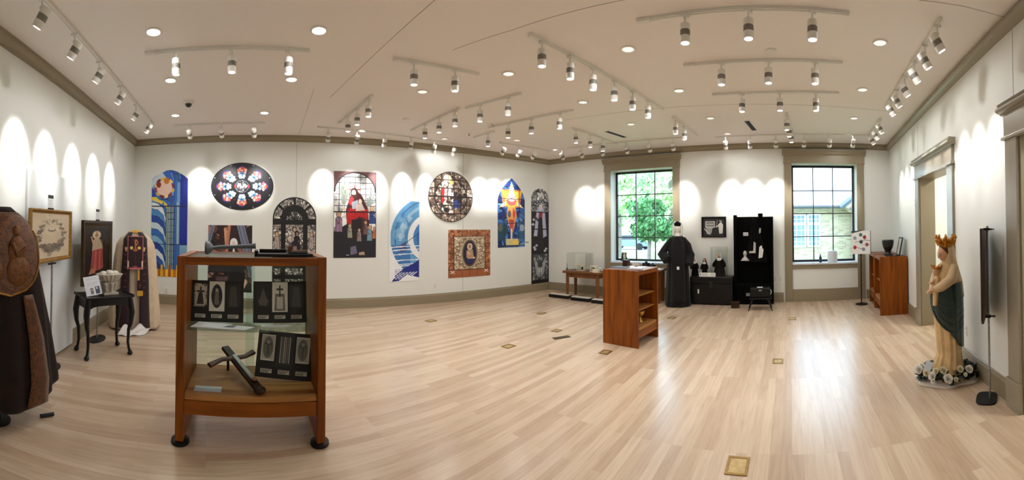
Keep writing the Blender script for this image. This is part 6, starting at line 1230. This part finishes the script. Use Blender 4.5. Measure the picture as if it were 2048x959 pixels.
for px, ins_, s_, lab in [(1292, .20, 1.0, 'black old camera with a round lens on the window table, left one'), (1305, .24, .8, 'black old camera on the window table, right one')]:
    r = thing('old_camera', lab, 'camera', onT2(px, ins_), rzC, 'old cameras on the window table'); B().bb(-.08 * s_, .08 * s_, -.04 * s_, .04 * s_, 0, .11 * s_).build('body', M_BLACK, r, bevel=.006); m0 = B(); m0.lathe([(0, 0), (.036 * s_, 0), (.032 * s_, .05 * s_), (.022 * s_, .05 * s_), (0, .04 * s_)], n=18); m0.xf(0, Matrix.Translation((0, -.04 * s_, .055 * s_)) @ Matrix.Rotation(PI / 2, 4, 'X')); m0.build('lens_barrel', mat('camera_grey', (60, 62, 64), .3, metal=.5), r); B().bb(-.025 * s_, .025 * s_, -.02 * s_, .03 * s_, .1102 * s_, .14 * s_).build('viewfinder', M_BLACK, r)
flat_papers('paper_sheets', 'white sheet hanging flat at the right end of the window table', 'papers', onT2(1312, .40), rzC, [('sheet', M_CARD, q4(0, 0, .15, .2, .1), 0, .004)])
flat_papers('paper_sheets', 'white sheet on the window table left of the bowl', 'papers', onT2(1254, .42), rzC, [('sheet', M_CARD, q4(0, 0, .2, .15, -.2), 0, .004)])
flat_papers('closed_book', 'dark book on the left half of the window table', 'book', onT2(1240, .38), rzC, [('pages', M_CARD, q4(0, 0, .22, .16, .1), .004, .026), ('cover', M_DARKCOVER, q4(0, 0, .23, .17, .1), .0265, .03), ('cover', M_DARKCOVER, q4(0, 0, .23, .17, .1), 0, .0038)])
# on the sills
def onSill(px, off): return cC(uC(px, -off), -off, WZ[0] + .0035)
r = thing('picture_frame', 'black backed photograph leaning at the left end of the garden window sill', 'picture frame', onSill(1246, .12), rzC)
c = Cv(26, 32, (20, 20, 20), 70); c.po([(.4, .1), (.75, .14), (.9, .7), (.6, .85), (.35, .4)], (206, 190, 176)); c.el(.5, .2, .16, .12, (190, 170, 156)); c.grain(6)
o = printed('picture', c, .16, .21, r, None, .004); o.rotation_euler = (R(-14), 0, R(-18)); B().prism([(-.1, 0), (.1, 0), (.04, .2), (-.04, .2)], .055, .07).build('easel_back', M_BLACK, r)
r = thing('white_jar', 'white cylindrical canister on the right window sill', 'canister', onSill(1664, .10), rzC); B().lathe([(0, 0), (.105, 0), (.11, .01), (.112, .22), (.108, .235), (0, .24)], n=32).build('body', mat('white_canister', (220, 226, 232), .4), r); B().lathe([(.0, .2405), (.095, .2405), (.09, .252), (0, .254)], n=28).build('lid', mat('white_canister', (220, 226, 232), .4), r)
r = thing('blue_bottle', 'small dark blue bottle on the right window sill', 'bottle', onSill(1640, .08), rzC); B().lathe([(0, 0), (.028, 0), (.03, .01), (.03, .11), (.014, .14), (.013, .16), (0, .16)], n=20).build('body', mat('navy_plastic', (26, 44, 76), .3), r); B().lathe([(0, .1605), (.016, .1605), (.016, .185), (0, .187)], n=16).build('cap', mat('pale_blue_cap', (150, 170, 196), .4), r)
r = thing('white_pot', 'white pot at the right end of the garden window sill', 'pot', onSill(1333, .10), rzC); B().lathe([(0, 0), (.08, 0), (.10, .10), (.09, .17), (.05, .19), (0, .19)], n=24).build('body', mat('white_canister', (220, 226, 232), .4), r); B().lathe([(0, .1905), (.03, .1905), (.035, .21), (.012, .235), (0, .24)], n=16).build('lid', M_BLACK, r)

# ================================================================== STATUE AT THE RIGHT
ds = 3.96; p = at_d(1890, 450, ds); p.z = 0; rzm = -az_of(1890)
M_CLOTH = mat('off_white_cloth', (206, 196, 184), .8, var=.05, scale=8)
b = B(); NR, NT = 14, 72; vs = []; fs = []
for i in range(NR + 1):
    t = i / NR
    for k in range(NT):
        a = 2 * PI * k / NT; R0 = .355 + .03 * math.sin(3 * a + 1) + .02 * math.sin(7 * a); rr = R0 * t; z = (.055 * (1 - t ** 3) + .012 * math.sin(9 * a) * t * (1 - t) * 3 + .012 * (1 - t)) + .004
        vs.append((rr * math.cos(a) - .0, rr * .62 * math.sin(a) , z))
fs = [(i * NT + k, i * NT + (k + 1) % NT, (i + 1) * NT + (k + 1) % NT, (i + 1) * NT + k) for i in range(NR) for k in range(NT)]
tag(B().add(vs, fs).build('ground_cloth', M_CLOTH, thick=.006), 'off white cloth spread on the floor under the crowned statue', 'cloth').location = p
bpy.data.objects['ground_cloth'].rotation_euler = (0, 0, rzm)
r = thing('crowned_statue', 'gold crowned lady statue in a cream gown and dark green mantle, holding a child', 'statue', p + Vector((0, 0, .074)), rzm)
ZS = lambda py: EYE - (py - 446.5) / F * ds - .074
K = ds / F
def lv(py, xl, xr, dep, f=0, cy=0): return (ZS(py), ((xl + xr) / 2 - 1890) * K, cy, (xr - xl) / 2 * K, dep, f)
M_GOWN = mat('cream_gilt_plaster', (206, 174, 124), .5, var=.18, scale=9); M_MANT = mat('dark_green_mantle', (16, 42, 38), .35, coat=.2); M_SKIN = mat('painted_skin', (206, 160, 124), .45); M_GILT = mat('gold_crown', (180, 116, 24), .35, metal=.5, var=.3, scale=40); M_VEIL = mat('ivory_veil', (206, 178, 136), .5)
gl = [lv(742, 1860, 1926, .16, .03), lv(725, 1862, 1921, .15, .06), lv(700, 1871, 1918, .125, .07), lv(660, 1868, 1918, .125, .06), lv(620, 1864, 1919, .13, .04), lv(585, 1863, 1919, .125, .02), lv(560, 1866, 1917, .12, .01), lv(540, 1870, 1914, .11, 0), lv(527, 1875, 1910, .085, 0), lv(519, 1883, 1905, .055, 0), lv(512, 1886, 1902, .045, 0)]
B().rings(gl, 84, 60, folds=((11, .3, .7), (17, 1.3, .4), (5, 2, .3))).build('gown', M_GOWN, r)
b = B().rings([lv(748, 1856, 1930, .19, .02), lv(741, 1857, 1929, .185, .08), lv(730, 1862, 1924, .165, .12), lv(721, 1866, 1919, .14, .05)], 64, 12, folds=((6, .2, .6), (13, 1, .5))); b.build('swirled_base', mat('gilt_cloud', (206, 172, 120), .45, var=.2, scale=18), r)
# mantle: wraps the back and right, its lower edge falling from the waist at left to the floor at right
ml = [(z, cx, cy, rx * 1.05 + .014, ry * 1.05 + .016, f) for z, cx, cy, rx, ry, f in gl]
def medge(a):
    x = math.cos(a); fr = -math.sin(a)           # front is -y
    t = (x + 1) / 2; return ZS(600) + (ZS(690) - ZS(600)) * t ** .85
b = B().rings([m_ for m_ in ml if m_[0] <= ZS(556)] , 84, 30, folds=((11, .3, .6), (6, 1.2, .7)), cap=False, edge=medge); b.build('mantle', M_MANT, r, thick=.01)
b = B(); 
for i in range(5):
    P = []
    for q in range(24):
        t = q / 23; a = -PI + (PI * 1.02) * t; z = ZS(563 + 7 * i + (26 + 8 * i) * math.sin(PI * t * .8) + 8 * t); rx = np.interp(z, [m_[0] for m_ in sorted(ml)], [m_[3] for m_ in sorted(ml)]); cxx = np.interp(z, [m_[0] for m_ in sorted(ml)], [m_[1] for m_ in sorted(ml)]); ry = np.interp(z, [m_[0] for m_ in sorted(ml)], [m_[4] for m_ in sorted(ml)])
        P.append((cxx + (rx - .002) * math.cos(a), (ry - .002) * math.sin(a), z))
    b = B().tube(P, [.004] + [.012] * 22 + [.006], 10); b.build('mantle_fold', M_MANT, r)
# veil over head and shoulders
vl2 = [lv(592, 1903, 1926, .07, 0, .05), lv(560, 1897, 1923, .09, .01, .045), lv(540, 1889, 1917, .10, .01, .03), lv(522, 1884, 1912, .085, .01, .02), lv(506, 1882, 1909, .078, 0, .01), lv(494, 1883, 1907, .07, 0, .005), lv(488, 1887, 1904, .05, 0, .005)]
hx = (1889 - 1890) * K; hz = ZS(504)
B().rings(vl2, 48, 30, folds=((9, 0, 1),), a0=-R(128) + R(0), a1=R(178), cap=False).build('veil', M_VEIL, r, thick=.01)
Mh = Matrix.Rotation(R(-56), 4, 'Z') @ Matrix.Rotation(R(20), 4, 'X')
hd_ = head_mesh(B(), (hx, -.015, hz), .83, Mh, 1.7).build('head', M_SKIN, r)
Mf = Matrix.Translation((hx, -.015, hz)) @ Mh
for sx in (-1, 1):
    b = B(); b.ell((sx * .026, -.074, .006), (.012, .006, .0045), 12, 8); b.xf(0, Mf); b.build('eye', mat('dark_eye', (50, 30, 22), .4), hd_)
    b = B(); b.tube([(sx * .012, -.079, .027), (sx * .028, -.076, .029), (sx * .042, -.066, .023)], .0022, 6); b.xf(0, Mf); b.build('eyebrow', mat('brown_hair', (84, 46, 22), .6), hd_)
b = B(); b.ell((0, -.0745, -.046), (.013, .006, .0045), 12, 8); b.xf(0, Mf); b.build('lips', mat('muted_lips', (170, 92, 74), .4), hd_)
b = B(); b.ell((0, .012, .012), (.068, .076, .098), 20, 14); b.xf(0, Mf); b.build('hair', mat('brown_hair', (84, 46, 22), .6), r)
b = B().rings([(ZS(491) , hx + .01, 0, .074, .074, 0), (ZS(486), hx + .01, 0, .080, .08, 0)], 32, 4, cap=False)
for k in range(8):
    a = 2 * PI * k / 8; q = lambda rr, z, aa=0: (hx + .01 + rr * math.cos(a + aa), rr * math.sin(a + aa), z)
    b.tube([q(.076, ZS(488)), q(.092, ZS(480)), q(.100, ZS(475))], [.016, .018, .014], 8)
    for rr, z, aa, sz in ((.103, 472, 0, .018), (.100, 477, .22, .014), (.100, 477, -.22, .014), (.098, 468, 0, .010)): b.ell(q(rr, ZS(z), aa), (sz, sz, sz * 1.2), 10, 6)
    for aa in (.2, .39): b.ell(q(.082, ZS(486), aa), (.010, .010, .012), 8, 6)
b.ell((hx + .01, 0, ZS(482)), (.07, .07, .05), 20, 10); b.build('crown', M_GILT, r)
# arms and hands
M_SLV = M_VEIL
B().tube([((1906 - 1890) * K, -.03, ZS(530)), ((1900 - 1890) * K, -.13, ZS(553)), ((1880 - 1890) * K, -.17, ZS(566)), ((1868 - 1890) * K, -.17, ZS(571))], [.055, .058, .05, .036], 14).build('sleeve', M_SLV, r)
hand_mesh(B(), ((1869 - 1890) * K, -.17, ZS(571)), (-1, -.1, -.12), (0, -.5, 1), .62, .45, 1).build('hand', M_SKIN, r)
B().tube([((1876 - 1890) * K, .02, ZS(533)), ((1868 - 1890) * K, -.05, ZS(556)), ((1864 - 1890) * K, -.08, ZS(578))], [.05, .05, .04], 14).build('sleeve', M_SLV, r)
hand_mesh(B(), ((1864 - 1890) * K, -.085, ZS(578)), (-.8, -.5, .1), (0, 0, 1), .55, .6, -1).build('hand', M_SKIN, r)
# child on her arm
cxk = (1872 - 1890) * K; ch_ = [lv(602, 1864, 1874, .04, .03, -.12), lv(580, 1864, 1876, .05, .04, -.11), lv(562, 1864, 1879, .055, .02, -.09), lv(550, 1866, 1879, .045, 0, -.08), lv(545, 1870, 1876, .02, 0, -.08)]
ckid = B().rings(ch_, 36, 20, folds=((8, 0, 1),)).build('child', M_GOWN, r)
head_mesh(B(), (cxk, -.08, ZS(538)), .46, Matrix.Rotation(R(-50), 4, 'Z')).build('head', M_SKIN, ckid)
b = B().rings([(ZS(533), cxk, -.08, .042, .045, 0), (ZS(529), cxk, -.08, .046, .05, 0)], 20, 3, cap=True)
for k in range(6): a = 2 * PI * k / 6; b.tube([(cxk + .045 * math.cos(a), -.08 + .047 * math.sin(a), ZS(529)), (cxk + .055 * math.cos(a), -.08 + .056 * math.sin(a), ZS(524.5))], [.012, .004], 6)
b.build('crown', M_GILT, ckid)
B().tube([((1868 - 1890) * K, -.11, ZS(553)), ((1862 - 1890) * K, -.14, ZS(560)), ((1859 - 1890) * K, -.16, ZS(557))], [.02, .017, .012], 10).build('arm', M_SKIN, ckid)
# wreath of leaves and white roses
r = thing('rose_wreath', 'wreath of dark leaves and white roses around the foot of the crowned statue', 'wreath', p, rzm)
rng = random.Random(12); b = B()
def zc(x, y): t = min(1, math.hypot(x, y / .62) / .37); return .055 * (1 - t ** 3) + .016
for k in range(230):
    a = rng.uniform(0, 2 * PI); rr = rng.uniform(.205, .315); x, y = rr * math.cos(a), rr * .62 * math.sin(a)
    if y < -.0: rr = rng.uniform(.215, .33); x, y = rr * math.cos(a), rr * .66 * math.sin(a)
    z = zc(x, y) + rng.uniform(.02, .10); d = Vector((rng.gauss(0, 1), rng.gauss(0, 1), rng.uniform(-.3, .7))).normalized(); e = d.orthogonal().normalized(); L = rng.uniform(.034, .058); c0 = Vector((x, y, z)); n_ = d.cross(e)
    b.add([c0 - d * L, c0 - d * L * .2 + e * L * .55, c0 + d * L, c0 - d * L * .2 - e * L * .55, c0 - d * L * .1 + n_ * L * .12], [(0, 1, 4), (1, 2, 4), (2, 3, 4), (3, 0, 4)])
o = b.build('foliage', mat('dark_ivy', (12, 28, 14), .45, var=.4, scale=20), r, smooth=False); o['kind'] = 'stuff'
b = B(); b.tube([(.27 * math.cos(a), .17 * math.sin(a), .035 + zc(.27 * math.cos(a), .17 * math.sin(a))) for a in np.linspace(0, 2 * PI, 40)], .008, 6); b.build('vine', mat('vine_stem', (40, 50, 24), .7), r)
def rose(x, y, z, s, m, tx, ty):
    b = B(); vs0 = b.mark()
    for ly, (n_, r0, h0, op) in enumerate(((2, .22, 1.05, .0), (3, .42, 1.0, .10), (4, .68, .92, .30), (5, .92, .74, .55))):
        for k in range(n_):
            a = 2 * PI * (k + ly * .37) / n_; hw = PI / n_ * 1.22; ksc = 1 + .10 * (k % 2); vv = []
            for i in range(6):
                t = i / 5
                for j in range(7):
                    v = j / 3 - 1; aa = a + hw * v; tt = t * (1 - .16 * v * v); rad = r0 * ksc * (.30 + .70 * tt ** .7) + op * tt ** 3 * .35 - .05 * v * v; vv.append((s * rad * math.cos(aa), s * rad * math.sin(aa), s * (h0 * tt ** .85 - op * .22 * tt ** 4)))
            b.add(vv, [(i * 7 + j, i * 7 + j + 1, (i + 1) * 7 + j + 1, (i + 1) * 7 + j) for i in range(5) for j in range(6)])
    b.xf(0, Matrix.Translation((x, y, z)) @ Matrix.Rotation(tx, 4, 'X') @ Matrix.Rotation(ty, 4, 'Y')); return b.build('rose', m, r, thick=s * .04)
M_ROSE, M_ROSE2 = mat('white_rose', (224, 218, 206), .6), mat('cream_rose', (206, 196, 160), .6)
for px, py, s, m, yy in [(1834, 734, .045, M_ROSE, -.12), (1849, 741, .032, M_ROSE2, -.17), (1861, 747, .040, M_ROSE, -.2), (1868, 737, .03, M_ROSE2, -.20), (1882, 736, .036, M_ROSE2, -.2), (1891, 753, .044, M_ROSE, -.235), (1862, 757, .022, M_ROSE, -.235), (1916, 734, .032, M_ROSE2, -.19), (1933, 735, .038, M_ROSE, -.12), (1907, 754, .022, M_ROSE2, -.24), (1840, 728, .036, M_ROSE, -.07), (1926, 745, .02, M_ROSE, -.2)]:
    x = (px - 1890) * K * (1 + yy / ds * -.0); z = max(EYE - (py - 446.5) / F * (ds + yy) - .01, zc(x, yy) + .01); rose(x * (ds + yy) / ds, yy, z, s, m, R(50), R(-20) if px < 1880 else R(12))
r = thing('leaning_card', 'small pale card propped against the statue base among the roses', 'card', p + Vector((0, 0, 0)), rzm)
o = printed('card', Cv(20, 26, (206, 214, 226), 80), .075, .12, r, None, .003); o.location = ((1849 - 1890) * K, -.165, .135); o.rotation_euler = (R(-30), R(24), 0)
